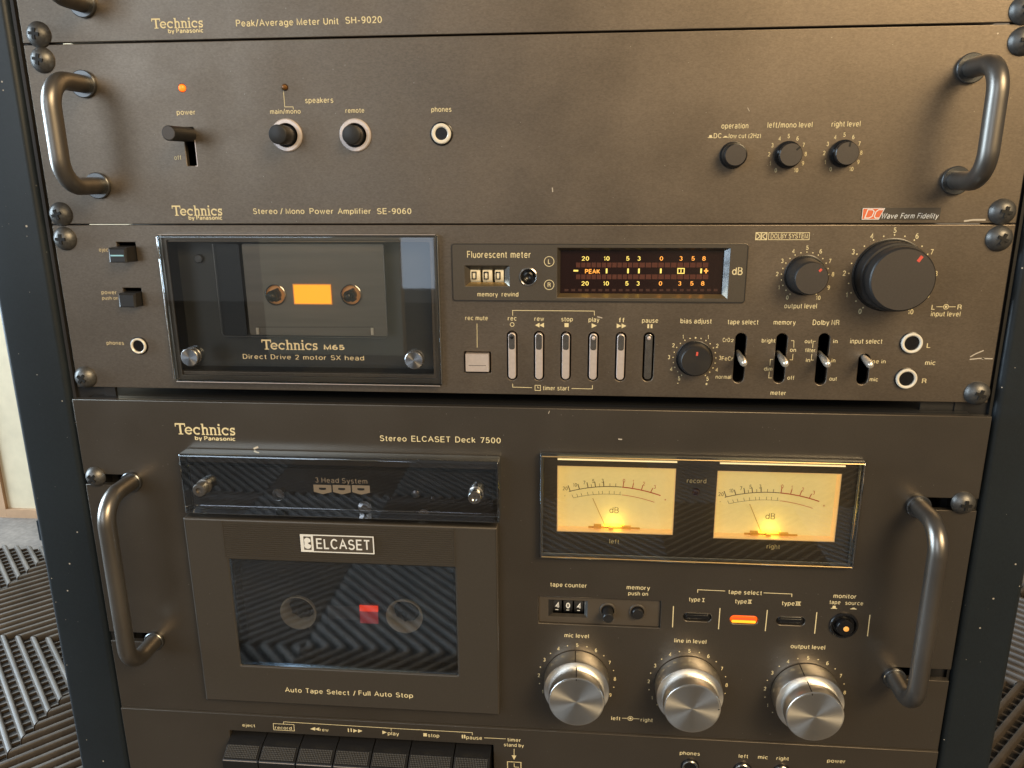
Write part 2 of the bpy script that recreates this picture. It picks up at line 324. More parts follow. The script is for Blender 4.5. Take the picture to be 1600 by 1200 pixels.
def text_geo(s, bold=0.0, spacing=1.0, shear=0.0, word=1.0):
    """returns verts (x, y, layer) and faces; y scaled so that capitals are 0.70 high"""
    w = .125+bold*3.0; x = 0; vs = []; fs = []; lay = 0; gap = .19*spacing+w*.25
    for ch in s:
        if ch == ' ': x += .36*word; continue
        adv, st = GL[ch]
        for pl_ in st:
            lay += 1; m_ = MB2(pl_, w)
            n = len(vs)
            vs += [((x+a+b*shear)*.70, b*.70, lay % 4) for a, b in m_[0]]; fs += [tuple(n+i for i in f) for f in m_[1]]
        x += adv+gap
    return vs, fs
def MB2(pts, w):
    if len(pts) > 2 and abs(pts[0][0]-pts[-1][0])+abs(pts[0][1]-pts[-1][1]) < 1e-6: pts = pts[:-1]; closed = True
    else: closed = False
    n = len(pts); vs = []
    for i in range(n):
        p = Vector(pts[i]); a = Vector(pts[i-1]) if (i > 0 or closed) else None; b = Vector(pts[(i+1) % n]) if (i < n-1 or closed) else None
        d1 = (p-a).normalized() if a is not None else None; d2 = (b-p).normalized() if b is not None else None
        if d1 is None: d1 = d2
        if d2 is None: d2 = d1
        t = d1+d2; t = t.normalized() if t.length > 1e-6 else d1
        nn = Vector((-t.y, t.x)); k = 1/max(.5, nn.dot(Vector((-d1.y, d1.x))))
        vs += [(p.x+nn.x*w/2*k, p.y+nn.y*w/2*k), (p.x-nn.x*w/2*k, p.y-nn.y*w/2*k)]
    fs = [(2*i, 2*i+1, 2*i+3, 2*i+2) for i in range(n-1)]
    if closed: fs.append((2*n-2, 2*n-1, 1, 0))
    return vs, fs
CAP = 0.0
def text(s, x0, x1, yb, parent, y=0.0, cap=2.4, material='print', bold=0.006, spacing=1.03, shear=0.0, mb=None, name='lettering', lift=.07, cx=None, w=None, flip=1, word=1.0):
    """x0..x1 px extent, yb px baseline, cap = capital height in mm"""
    v, f = text_geo(s, bold, spacing, shear, word)
    if not v: return
    ax = min(a[0] for a in v); bx = max(a[0] for a in v)
    if cx is None:
        (xa, za), (xb, zb) = P(x0, yb, y), P(x1, yb, y); zc = (za+zb)/2
    else: xa, xb, zc = x0, x1, yb          # already in mm
    k = cap/0.70
    kx = (xb-xa)/(bx-ax)
    vs = [(xa+(a-ax)*kx, y-lift-.012*c, zc+b*k) for a, b, c in v]
    if mb is not None: mb.add(vs, f); return
    return link(name, [W(*q) for q in vs], f, material, parent)
def num(mb, s, cx, cz, y, cap, lift=.07, wide=1.0, bold=.012):
    v, f = text_geo(s, bold, 1.0)
    ax = min(a[0] for a in v); bx = max(a[0] for a in v); k = cap/.70
    mb.add([(cx+(a-(ax+bx)/2)*k*wide, y-lift-.012*c, cz+b*k-cap/2) for a, b, c in v], f)
def lines(paths, parent, y=0.0, w=.32, material='print', name='printed_line', lift=.07, mb=None):
    own = mb is None; mb = mb or MB()
    for i, pth in enumerate(paths): mb.strip([P(*p, y) for p in pth], w, y-lift)
    if own: return mb.build(name, material, parent)
def tri(mb, px, py, w, h, y, d=1, lift=.07):
    a, b = P(px-d*w/2, py-h/2, y), P(px-d*w/2, py+h/2, y); c = P(px+d*w/2, py, y)
    mb.poly([a, b, c] if d < 0 else [a, c, b], y-lift)
def sq(mb, x0, y0, x1, y1, y, lift=.07):
    xa, za, xb, zb = PR(x0, y0, x1, y1, y); mb.poly([(xa, za), (xb, za), (xb, zb), (xa, zb)], y-lift)
def ring(mb, cx, cz, r, w, y, lift=.07, n=28): mb.strip(circ(cx, cz, r, n), w, y-lift, True)
def logo(x0, y0, x1, y1, parent, y=0.0, material='print', lift=.07):
    """slab-serif maker's wordmark drawn stroke by stroke"""
    xa, za, xb, zb = PR(x0, y0, x1, y1, y); H = zb-za; xh = .70*H; t = .135*H; s = .085*H
    mb = MB(); cur = [0.0]; dep = [0]
    def Q(pts, w=None, dy=0):
        dep[0] = (dep[0]+1) % 5
        mb.strip([(cur[0]+a, za+b) for a, b in pts], w or t, y-lift-.012*dep[0])
    def arc(cx, cz, rx, rz, a0, a1, n=14): return [(cx+rx*math.cos(math.radians(a0+(a1-a0)*k/n)), cz+rz*math.sin(math.radians(a0+(a1-a0)*k/n))) for k in range(n+1)]
    R = xh/2-t/2
    def T():
        w = .92*H
        Q([(0, H-s*.8), (w, H-s*.8)], s*1.6); Q([(w/2, 0), (w/2, H-s)], t*1.25); Q([(w*.27, s/2), (w*.73, s/2)], s)
        Q([(s*.5, H-.30*H), (s*.5, H-s)], s); Q([(w-s*.5, H-.30*H), (w-s*.5, H-s)], s); return w
    def e():
        Q(arc(R+t/2, xh/2, R, R, -38, -360)); Q([(t*.6, xh*.50), (2*R+t*.6, xh*.50)], s); return 2*R+t
    def c():
        Q(arc(R+t/2, xh/2, R, R, -45, -315)); Q([(2*R+t*.05, xh*.64), (2*R+t*.05, xh*.92)], s*1.3); return 2*R+t*.8
    def hn(hh):
        w = .66*H
        Q([(t*1.1, 0), (t*1.1, hh)], t*1.1); Q([(0, hh-s/2), (t*1.1, hh-s/2)], s)
        Q([(0, s/2), (t*2.2, s/2)], s)
        Q([(t*1.1, xh*.62)]+arc(w*.52, xh-w*.30, w*.27, w*.30-t/2, 140, 0, 10)+[(w*.79, 0)], t)
        Q([(w*.79-t*1.0, s/2), (w*.79+t*1.0, s/2)], s); return w*.79+t*1.05
    def h_(): return hn(H)
    def n_(): return hn(xh)
    def i_():
        Q([(t*1.2, 0), (t*1.2, xh)], t*1.1); Q([(0, xh-s/2), (t*1.2, xh-s/2)], s); Q([(0, s/2), (t*2.4, s/2)], s)
        Q([(t*1.2, xh+.12*H), (t*1.2, H)], t*1.2); return t*2.4
    def s_():
        r = (xh-t)/4
        Q(arc(r*1.15+t/2, xh-r-t/2, r*1.15, r, 25, 270, 12)+arc(r*1.15+t/2, r+t/2, r*1.15, r, 90, -155, 12)[1:], t*.95)
        Q([(t*.42, 0), (t*.42, xh*.30)], s); Q([(r*2.3+t*.55, xh*.70), (r*2.3+t*.55, xh)], s); return r*2.3+t
    for fn in (T, e, c, h_, n_, i_, c, s_):
        if fn is e: cur[0] -= .14*H
        cur[0] += fn()+.055*H
    wtot = cur[0]-.055*H; k = (xb-xa)/wtot
    vs = []
    for v in mb.v: vs.append(Vector((W(xa, 0, 0).x+(v.x-W(0, 0, 0).x)*k, v.y, v.z)))
    return link('lettering', vs, mb.f, material, parent)

# ------------------------------------------------------------------ repeated parts
def screw(parent, px, py, y=0.0, ang=0.0, r=6.2, h=4.2):
    """px,py = where the dome's middle shows"""
    cx, cz = P(px, py, y-h*.6)
    mb = MB(); R = (r*r+h*h)/(2*h); prof = [(r, 0), (r, .5)]
    n = 10; a1 = math.asin(min(1, r/R))
    for k in range(n, -1, -1):
        a = a1*k/n; prof.append((max(R*math.sin(a), 0), R*math.cos(a)-(R-h)+.5*(k/n)))
    prof[-1] = (.01, prof[-1][1])
    mb.lathe(cx, cz, y, prof, 40); o = mb.build('screw', 'screw_metal', parent, True)
    L_, wd, d = 2.7, .72, .22
    c = MB(); pts = []
    for q in range(4):
        a = math.radians(ang+90*q)
        for da, rr in ((-.27, L_), (.27, L_), (math.pi/4, wd*1.35)):
            pts.append((cx+rr*math.sin(a+da), cz+rr*math.cos(a+da)))
    vs, fs = curve_mesh([pts[::-1]], y-h-d-.32, 1.1, .0)
    link('cross_recess', [W(*v) for v in vs], fs, 'black', o)
    return o
def handle(parent, top, bot, y, h=27.5, r=4.3, fr=6.6, rc=13.0, flange=2.2):
    (xa, za), (xb, zb) = P(*top, y), P(*bot, y); x = (xa+xb)/2
    pts = [(x, y+1, za), (x, y-(h-rc), za)]
    for k in range(1, 11):
        a = math.radians(9*k); pts.append((x, y-(h-rc)-rc*math.sin(a), za-rc*(1-math.cos(a))))
    for k in range(1, 8): pts.append((x, y-h, za-rc+(zb-za+2*rc)*k/8))
    for k in range(0, 11):
        a = math.radians(90-9*k); pts.append((x, y-(h-rc)-rc*math.sin(a), zb+rc*(1-math.cos(a))))
    pts.append((x, y+1, zb))
    o = tube('handle', pts, r, 'handle_metal', parent, 28)
    for z in (za, zb):
        m = MB(); m.lathe(x, z, y, [(fr, 0), (fr, flange-.4), (fr-.4, flange), (r-.05, flange)], 48); m.build('flange', 'flange_metal', o, True)
    return o
def jack(parent, px, py, y=0.0, ro=5.3, rm=4.7, ri=3.1, material='chrome', inner='brass', flat=.9):
    cx, cz = P(px, py, y)
    m = MB(); m.lathe(cx, cz, y, [(ro, 0), (ro, .5), (ro-.35, .7), (rm, .7)], 48); o = m.build('phone_jack', 'black_gloss', parent, True)
    m = MB(); m.lathe(cx, cz, y, [(rm, .6), (rm, flat+.5), (rm-.4, flat+.9), (ri+.5, flat+.9), (ri, flat+.5), (ri, -.5)], 48)
    m.v.reverse(); n = len(m.v)
    m.f = [tuple(n-1-i for i in f) for f in m.f]; m.build('collar', material, o, True)
    m = MB(); m.lathe(cx, cz, y, [(ri, -.4), (ri*.98, -9)], 32); m.f = m.f[:-1]; m.build('barrel', inner, o, True)
    m = MB(); m.lathe(cx, cz, y, [(ri*.98, -9.01), (.01, -9)], 32); m.build('socket_bottom', 'black', o)
    return o
def arc_pos(cx, cz, r, deg): a = math.radians(deg); return cx+r*math.sin(a), cz+r*math.cos(a)
def dial(parent, cx, cz, y, labels, r_lab, cap, dots=None, r_dot=0, dot=.3, wide=1.0, a0=-146, a1=146):
    mb = MB(); n = len(labels)-1
    for i, s in enumerate(labels):
        if s: num(mb, s, *arc_pos(cx, cz, r_lab, a0+(a1-a0)*i/n), y, cap, wide=wide)
    for a in dots or []: mb.poly(circ(*arc_pos(cx, cz, r_dot, a), dot, 8), y-.07)
    return mb.build('dial_scale', 'print', parent)
def knob(parent, cx, cz, y, prof, cap_r, cap_h, body='knob_black', face='knob_cap', pointer=None, ring_r=None, flutes=0, name='knob'):
    m = MB(); m.lathe(cx, cz, y, prof, 64); o = m.build(name, body, parent, True)
    m = MB(); m.lathe(cx, cz, y, [(cap_r, cap_h-.25), (cap_r, cap_h), (.01, cap_h+.02)], 64); m.build('cap_face', face, o, False)
    if ring_r:
        m = MB(); m.lathe(cx, cz, y, [(ring_r, 0), (ring_r, .35), (ring_r-.3, .5), (prof[0][0]-.5, .5)], 56); m.build('base_ring', 'black_gloss', o, True)
    return o
def pointer(parent, cx, cz, y, h, ang, r0, r1, w, material, name='pointer', lift=.06):
    m = MB(); a = arc_pos(cx, cz, r0, ang); b = arc_pos(cx, cz, r1, ang); m.strip([a, b], w, y-h-lift); return m.build(name, material, parent)

def shell(parent, x0, x1, z0, z1, y0, y1, name='chassis'):
    """open-fronted sheet metal case"""
    m = MB(); m.add([(x0,y0,z0),(x1,y0,z0),(x1,y0,z1),(x0,y0,z1),(x0,y1,z0),(x1,y1,z0),(x1,y1,z1),(x0,y1,z1)],
                    [(0,1,5,4),(1,2,6,5),(2,3,7,6),(3,0,4,7),(4,5,6,7)])
    return m.build(name, 'black', parent)

# ================================================================== SETTING
def structure(o, label): o['kind'] = 'structure'; o['label'] = label; return o
mb = MB(); mb.add([(-4000,-4000,-712),(5000,-4000,-712),(5000,2600,-712),(-4000,2600,-712)], [(0,1,2,3)])
structure(mb.build('floor', 'carpet'), 'grey brown carpeted floor showing beside the ribbed mat at the far left')
mb = MB(); mb.box(-4000, 5000, 1700, 1760, -712, 2200)
structure(mb.build('wall', 'wall_paint'), 'plain brown painted room wall far behind the rack')

mb = MB(); mb.box(-1010, -440, -2760, -2700, -712, 2000); mb.box(560, 3600, -2760, -2700, -712, 2000)
structure(mb.build('room_wall', 'room_wall'), 'beige room wall behind the viewer, faintly mirrored in the glass')
TL = 302.0
def tile_geo(ox, oy, back, out=None):
    """diagonal slats of one square mat tile; back=True runs them the other way. returns list of MB (one per slat) and the cross grid"""
    slats = []; L2 = TL-2
    def seg(k):
        a, b = ((k, 0), (L2, L2-k)) if k >= 0 else ((0, -k), (L2+k, L2))
        if back: a, b = (L2-a[0], a[1]), (L2-b[0], b[1])
        return [(ox+1+p[0], oy+1+p[1]) for p in (a, b)]
    pitch = 26.2
    n = int(L2/pitch)+1
    for i in range(-n, n+1):
        k0 = i*pitch
        prof = [(-6.2, -711), (-6.0, -703), (-3.6, -700.3), (0, -699.6), (3.6, -700.3), (6.0, -703), (6.2, -711)]
        if any(abs(k0+o) >= L2-2 for o, _ in prof): continue
        m = MB(); vs = []
        for o, z in prof:
            a, b = seg(k0+o)
            if k0 >= 0: pass
            vs += [(a[0], a[1], z), (b[0], b[1], z)]
        fs = [(2*j, 2*j+1, 2*j+3, 2*j+2) for j in range(len(prof)-1)]
        fs += [tuple(2*j for j in range(len(prof))), tuple(2*j+1 for j in range(len(prof)-1, -1, -1))]
        m.add(vs, fs); slats.append(m)
    g = MB()
    back = not back
    for i in range(-n, n+1):
        k0 = i*pitch*.92
        w = 2.2
        if abs(k0)+w >= L2-2: continue
        (a, b), (c, d) = seg(k0-w), seg(k0+w)
        g.add([(a[0],a[1],-706),(b[0],b[1],-706),(d[0],d[1],-706),(c[0],c[1],-706),(a[0],a[1],-711),(b[0],b[1],-711),(d[0],d[1],-711),(c[0],c[1],-711)],
              [(0,1,2,3),(0,4,5,1),(2,6,7,3)])
    return slats, g
GX, GY = -453.0, 652.0
near = {(-1, -1): 'black ribbed mat tile at lower left, its pale slats leaning away from the rack post',
        (0, -1): 'ribbed mat tile at the bottom left corner with slats running up towards the rack post',
        (-1, 0): 'ribbed mat tile at left, finely striped in brown above the pale slatted tile',
        (-2, 0): 'furthest ribbed mat tile at the left edge beside the grey carpet',
        (-2, -1): 'ribbed mat tile cut off by the left edge below the furthest tile',
        (4, -1): 'ribbed mat tile at lower right with tan slats rising beyond the rack post',
        (4, 0): 'ribbed mat tile at right, tightly striped in brown above the open slatted tile'}
far = MB(); farg = MB(); base = MB()
for ix in range(-4, 7):
    for iy in range(-10, 1):
        back = (ix+iy) % 2 == 0
        ox, oy = GX+ix*TL, GY+iy*TL
        if iy <= -4: oy -= 129; back = not back      # the mat in front of the rack is laid separately
        s, g = tile_geo(ox, oy, back)
        if (ix, iy) in near:
            t = thing('mat_tile', near[(ix, iy)], 'floor tile', (ox+TL/2, oy+TL/2, -711), 'ribbed tiles of the floor mat')
            q = MB(); q.box(ox+.6, ox+TL-.6, oy+.6, oy+TL-.6, -711.6, -709.4); q.build('tile_base', 'floor_dark', t)
            g.build('cross_grid', 'slat_plastic', t)
            for k in s: k.build('slat', 'slat_plastic', t, True)
        else:
            for k in s:
                n = len(far.v); far.v += k.v; far.f += [tuple(n+i for i in f) for f in k.f]
            base.add([(ox, oy, -710.5), (ox+TL, oy, -710.5), (ox+TL, oy+TL, -710.5), (ox, oy+TL, -710.5)], [(0, 1, 2, 3)])
structure(base.build('mat_base', 'floor_dark'), 'dark backing of the ribbed floor mat in front of and below the rack')
o = structure(far.build('ribbed_mat', 'slat_plastic', None, True), 'ribbed floor mat in front of the rack, mirrored in its glass covers')

bt = thing('display_board', 'tall beige board with tan trim standing on the carpet behind the left rack post', 'board', (-760, 1110, -712))
q = MB(); q.box(-978, -520, 1108, 1140, -692, 260); q.build('board_panel', 'board_beige', bt)
q = MB(); q.box(-1000, -978.3, 1100, 1142, -712, 270); q.build('trim', 'board_tan', bt)
q = MB(); q.box(-978, -520, 1100, 1142, -712, -692.3); q.build('trim', 'board_tan', bt)
q = MB(); q.box(-832, -700, 1000, 1060, -712, -668)
o = q.build('floor_block', 'rail_paint'); o['label'] = 'small dark blue block on the carpet between the beige board and the mat'; o['category'] = 'block'

# ================================================================== RACK FRAME
rack = thing('rack_frame', 'tall dark blue painted steel rack whose two posts hold all four units', 'rack', (241.3, 150, -712))
def post(x0, x1, y0, y1, nm='post', r=3.6, lab=None):
    out = rrect(x0, y0, x1, y1, r, 6); m = MB(); n = len(out)
    m.add([(x, y, -711.8) for x, y in out]+[(x, y, 420) for x, y in out], [(i, (i+1) % n, n+(i+1) % n, n+i) for i in range(n)]+[tuple(range(n, 2*n))])
    return m.build(nm, 'rail_paint', rack, True, lab)
pl = post(-38.5, -4.6, -1.5, 42); pr_ = post(486.2, 515.6, -1.5, 42)
post(-38.5, -4.6, 420, 460); post(486.2, 515.6, 420, 460)
for xa, xb in ((-38.4, -4.7), (486.3, 515.5)):
    for z in (-705, 380):
        q = MB(); q.box(xa+3, xb-3, 42.2, 419.8, z, z+30); q.build('side_bar', 'rail_paint', rack)
# inner mounting strips behind the panel ears, with their folded lip
for xa, xb in ((-4.4, 14), (468.6, 486)):
    q = MB(); q.box(xa, xb, 3.2, 5.2, -700, 400); q.build('mounting_strip', 'black_satin', rack)
q = MB(); q.box(-4.3, -2.6, 1.2, 3.1, -700, 400); q.build('lip', 'knob_black', pl)
q = MB(); q.box(484.6, 486.0, 1.2, 3.1, -700, 400); q.build('lip', 'black', pr_)

def holes_slot(lst, y=0.0): return [slotpx(a, b, r, y) for a, b, r in lst]

# ================================================================== METER UNIT (top)
mu = thing('meter_unit', 'topmost bronze rack unit, cut off by the top edge, only its lower strip showing', 'meter unit', (241.3, 150, 88.3))
plate('front_panel', [rrect(0, 88.35, 482.6, 235, .3, 2)], 0, 3, .35, 'panel', mu)
shell(mu, 16, 466, 90, 230, 3.2, 330)
handle(mu, (120, -150), (121, 6), 0)
screw(mu, 56, 53, 0, 8); screw(mu, 1604, 14, 0, 30)
logo(237, 28, 317, 44, mu)
text("by Panasonic", 263, 318, 51, mu, cap=1.75, bold=.028)
text("Peak/Average Meter Unit", 369, 529, 39.5, mu, cap=2.75, bold=.008); text("SH-9020", 540, 597, 36, mu, cap=2.75, bold=.008)

# ================================================================== POWER AMPLIFIER
am = thing('power_amplifier', 'bronze rack power amplifier with two bow handles, second unit from the top', 'amplifier', (241.3, 150, 0))
hl = [circ(*P(298, 229), .1)]
levx0, levz0, levx1, levz1 = PR(289.5, 199, 305, 259)
holes = [rrect(levx0, levz0, levx1, levz1, .3, 2)]
for px, py, r in ((449, 211, 6.1), (556, 211, 6.1), (690, 209, 4.9), (284.5, 137.5, 1.8), (445, 136.5, 1.4)): holes.append(circ(*P(px, py), r, 32))
plate('front_panel', [rrect(0, .3, 482.6, 87.6, .3, 2)]+holes, 0, 3, .35, 'panel', am)
shell(am, 16, 466, 3, 86, 3.2, 360)
handle(am, (135, 131.5), (152, 290), 0, 28.5); handle(am, (1512, 107), (1495, 282), 0, 28.5)
screw(am, 62, 93, 0, 12); screw(am, 91, 335, 0, -20); screw(am, 1602, 63, 0, 5); screw(am, 1570, 331, 0, 12)
# lit and unlit indicator lamps
def lamp(parent, px, py, r, m, h=1.3, y=0.0):
    cx, cz = P(px, py, y); b = MB(); b.lathe(cx, cz, y, [(r, -.5), (r, h*.3), (r*.8, h*.75), (r*.4, h), (.01, h*1.03)], 24); return b.build('indicator_lamp', m, parent, True)
o = lamp(am, 284.5, 137.5, 1.65, 'led_on'); o['label'] = 'glowing orange power lamp'
o = lamp(am, 445, 136.5, 1.3, 'led_off', 2.4); o['label'] = 'unlit amber lamp above the main speaker button'
lines([[(443, 142), (445, 167), (458, 167), (458.5, 171)]], am, w=.28)
text("power", 276.5, 305.5, 179, am, cap=2.3); text("off", 272.5, 283.5, 249.5, am, cap=2.1)
text("speakers", 477, 521, 160.5, am, cap=2.4); text("main/mono", 422.5, 470, 177.5, am, cap=2.1); text("remote", 540, 569.5, 176, am, cap=2.1)
text("phones", 674, 705.5, 174.5, am, cap=2.2)
# power lever
bx, bz = P(298, 210); b = MB(); b.lathe(bx-.6, bz-.2, 0, [(3.55, -8), (3.55, 20.6), (3.2, 21.1)], 40); lv = b.build('power_lever', 'black_satin', am, True)
b = MB(); b.lathe(bx-.6, bz-.2, 0, [(3.15, 21.1), (2.9, 21.16), (.01, 21.17)], 40); b.build('lever_face', 'knob_cap', lv)
b = MB(); b.box(levx0-.05, levx1+.05, 10, 10.5, levz0-2, levz1+2); b.build('slot_back', 'black', am)
b = MB(); b.strip([(levx1+.18, levz1-5), (levx1+.18, levz0-.15), (levx1-.9, levz0-.15)], .3, -.08); b.build('slot_edge', 'silver', am)
# push buttons
def push(parent, px, py, h, y=0.0, ro=7.9, ri=5.6, rb=4.6, ringm='silver', label=None):
    cx, cz = P(px, py, y); b = MB(); b.lathe(cx, cz, y, [(ro, 0), (ro, .8), (ro-.5, 1.3), (ri+.3, 1.3), (ri, .9), (ri, -3)], 56); b.f = b.f[:-1]
    o = b.build('push_button', ringm, parent, True, label)
    b = MB(); b.lathe(cx, cz, y, [(ri, -2.6), (.01, -2.6)], 32); b.build('button_well', 'black', o)
    b = MB(); b.lathe(cx, cz, y, [(rb, -2.5), (rb, h-.7), (rb-.2, h-.2), (rb-.7, h)], 48); c = b.build('button_cap', 'black_satin', o, True)
    return o
push(am, 448.5, 211.5, 13.0, label='push button standing proud, with silver ring'); push(am, 555.5, 211.5, 8.0)
jack(am, 690, 209, 0, 5.6, 4.8, 3.0, 'ivory', 'black', .5)
# operation button and two level knobs
text("operation", 1127, 1169, 200.5, am, cap=2.35); text("DC", 1115, 1127, 215.5, am, cap=2.0); text("low cut (2Hz)", 1138.5, 1188.5, 215.5, am, cap=2.0)
def btn_icon(mb, px, py, y, up=True, s=1.0):
    xa, za = P(px, py, y); w = 1.25*s
    mb.poly([(xa-w, za), (xa+w, za), (xa+w, za+.28*s), (xa-w, za+.28*s)], y-.07)
    if up: mb.poly([(xa-.7*s, za+.3*s), (xa+.7*s, za+.3*s), (xa+.55*s, za+1.3*s), (xa-.55*s, za+1.3*s)], y-.07)
    else: mb.poly([(xa-.9*s, za+.3*s), (xa+.9*s, za+.3*s), (xa+.35*s, za+.75*s), (xa-.35*s, za+.75*s)], y-.07)
mb = MB(); btn_icon(mb, 1110, 215.5, 0); btn_icon(mb, 1133.5, 215, 0, False); mb.build('button_symbol', 'print', am)
cx, cz = P(1145, 242.5); b = MB(); b.lathe(cx, cz, 0, [(6.3, 0), (6.3, .5), (5.9, .6), (5.6, .6), (5.6, 6.6), (5.2, 7.4), (4.9, 7.5)], 56); o = b.build('push_button', 'black_gloss', am, True)
b = MB(); b.lathe(cx, cz, 0, [(5.0, 7.35), (4.7, 7.52), (.01, 7.54)], 48); b.build('button_cap', 'knob_cap', o)
for px, py, ang in ((1230, 242, 48), (1316.5, 240, 10)):
    cx, cz = P(px, py)
    k = knob(am, cx, cz, 0, [(6.3, 0), (6.3, 2), (5.4, 2.6), (5.3, 6.9), (5.0, 7.3)], 5.0, 7.35, 'black_gloss')
    pointer(k, cx, cz, 0, 7.4, ang, 3.0, 5.3, .85, 'black')
    dial(am, cx, cz, 0, [str(i) for i in range(11)], 8.5, 1.75, wide=.95)
text("left/mono level", 1199, 1269, 199, am, cap=2.35); text("right level", 1299, 1344, 197.5, am, cap=2.35)
# maker's mark, model name, badge
logo(269, 321, 347, 337, am); text("by Panasonic", 295, 347.5, 343, am, cap=1.75, bold=.028)
text("Stereo / Mono", 396, 476, 334, am, cap=2.6, bold=.006); text("Power", 484, 521, 334, am, cap=2.6, bold=.006)
text("Amplifier", 528, 579.5, 334, am, cap=2.6, bold=.006); text("SE-9060", 589.5, 643, 334, am, cap=2.6, bold=.006)
xa, za, xb, zb = PR(1346, 324.5, 1469, 343.5); b = MB(); b.box(xa, xb, -.25, -.02, za, zb); bd = b.build('badge', 'badge_dark', am)
xo = PR(1347, 325, 1381, 343)[0]; xo2 = PR(1347, 325, 1381, 343)[2]
b = MB(); b.poly([(xo, za+.2), (xo2-2.2, za+.2), (xo2+.1, zb-.2), (xo, zb-.2)], -.30); b.build('badge_patch', 'badge_orange', bd)
b = MB(); b.strip([(xo+.1, za+.3), (xo2-2.3, za+.3), (xo2, zb-.3), (xo+.1, zb-.3)], .28, -.34, True)
H = zb-za
b.strip([(xo+1.3, za+.9), (xo+2.4, zb-.9), (xo+4.6, zb-.9), (xo+5.4, zb-1.8), (xo+4.6, za+1.6), (xo+3.2, za+.9)], .45, -.36, True)
b.strip([(xo+9.7, zb-.9), (xo+7.4, zb-.9), (xo+6.2, zb-1.9), (xo+5.7, za+1.7), (xo+6.2, za+.9), (xo+8.2, za+.9)], .45, -.37); b.build('badge_letters', 'print_white', bd)
text("Wave", 1377.5, 1402, 341, bd, cap=2.3, material='print_white', bold=.006, shear=.25, lift=.35)
text("Form", 1406, 1428.5, 341, bd, cap=2.3, material='print_white', bold=.006, shear=.25, lift=.35)
text("Fidelity", 1432, 1466, 341, bd, cap=2.3, material='print_white', bold=.006, shear=.25, lift=.35)
# chips in the paint
def scratch(parent, pts, y=0.0, w=.35, nm='scratch'):
    b = MB(); b.strip([P(*p, y) for p in pts], w, y-.05); return b.build(nm, 'scratch', parent)
scratch(am, [(863, 293), (863.6, 300)], w=.5); scratch(am, [(1506, 345.5), (1520, 343.6), (1540, 343.4)], w=.8)
scratch(am, [(1558, 53), (1560, 51.5)], w=.6); scratch(am, [(1168, 168), (1171, 174)], w=.25)

# ================================================================== CASSETTE DECK
cd = thing('cassette_deck', 'bronze rack cassette deck with glass tape cover and amber fluorescent meter, third unit down', 'cassette deck', (241.3, 150, -88.5))
wx0, wz0, wx1, wz1 = PR(269, 378.5, 674, 582)
bz_o = PR(706, 380, 1167, 472)
cwo = PR(727, 415, 796, 447); cwi = PR(735, 420.5, 789, 440.5, 3)
dwo = PR(871, 387.5, 1138.5, 465.5); dwi = PR(875.5, 391.5, 1130, 459, 2.4)
TS = [(800, 517, 594), (842.5, 517.5, 594.5), (884.5, 518, 594.5), (927, 518.5, 595), (970, 519, 595.5), (1014, 519.5, 596)]
botx = [800.5, 842, 883.5, 926.5, 969, 1012]
tslots = [slotpx((x, a), (bx_, b), 2.75) for (x, a, b), bx_ in zip(TS, botx)]
SL = [((1158.5, 520.5), (1153, 598)), ((1222, 521), (1217, 598.5)), ((1288, 521), (1282, 601.5)), ((1351.5, 553), (1346.5, 601))]
slots = [slotpx(a, b, 2.75) for a, b in SL]
ej = PR(184, 378.5, 213, 408); pw_ = PR(194, 450, 222, 478); rm = PR(725.5, 549.5, 767, 582.5)
holes = [rrect(wx0, wz0, wx1, wz1, .5, 2), rrect(*cwo), rrect(*dwo), rrect(*ej), rrect(*pw_), rrect(*rm, .4, 2), circ(*P(825, 432.5), 4.0, 36),
         circ(*P(218, 540), 4.2, 32), circ(*P(1423, 535.5), 4.2, 32), circ(*P(1414.5, 591), 4.2, 32)]+tslots+slots
plate('front_panel', [rrect(0, -88.5, 482.6, -.25, .3, 2)]+holes, 0, 3, .35, 'panel', cd)
shell(cd, 16, 466, -86, -3, 3.2, 300)
screw(cd, 97.5, 373.5, 0, 0); screw(cd, 130, 591, 0, 35); screw(cd, 1565, 373, 0, 25); screw(cd, 1530, 616, 0, 20)
# keys at the left
def box_key(parent, front, base, h, nm, label=None):
    (x0, z0, x1, z1) = base; b = MB(); xm = .35; d = .9
    b.add([(x0+xm, 4, z0+.3), (x1-xm, 4, z0+.3), (x1-xm, 4, z1-2.0), (x0+xm, 4, z1-2.0),
           (x0+xm, -h+.5, z0+.3), (x1-xm, -h+.5, z0+.3), (x1-xm, -h+1.4, z1-2.0), (x0+xm, -h+1.4, z1-2.0),
           (x0+xm+d, -h, z0+.3+d*.5), (x1-xm-d, -h, z0+.3+d*.5), (x1-xm-d, -h+.2, z1-2.0-d), (x0+xm+d, -h+.2, z1-2.0-d)],
          [(0,1,5,4),(1,2,6,5),(2,3,7,6),(3,0,4,7),(4,5,9,8),(5,6,10,9),(6,7,11,10),(7,4,8,11),(8,9,10,11)])
    o = b.build(nm, 'black_satin', parent, False, label); return o
ejk = box_key(cd, None, ej, 9.5, 'eject_key'); xm_ = (ej[0]+ej[2])/2; zm_ = (ej[1]+ej[3])/2
b = MB(); b.box(ej[0]+1.6, ej[2]-1.6, -9.75, -9.35, zm_-1.35, zm_-.65); b.build('key_mark', 'cyan_mark', ejk)
box_key(cd, None, pw_, 6.5, 'power_key')
text("eject", 155, 172.5, 393, cd, cap=2.0, material='print_gold'); text("power", 159, 182.5, 459.5, cd, cap=2.0, material='print_gold')
text("push on", 160, 185, 468, cd, cap=1.7, material='print_gold'); text("phones", 167, 194, 538.5, cd, cap=2.0, material='print_gold')
jack(cd, 218, 540, 0, 4.9, 4.3, 3.2, 'ivory', 'brass')
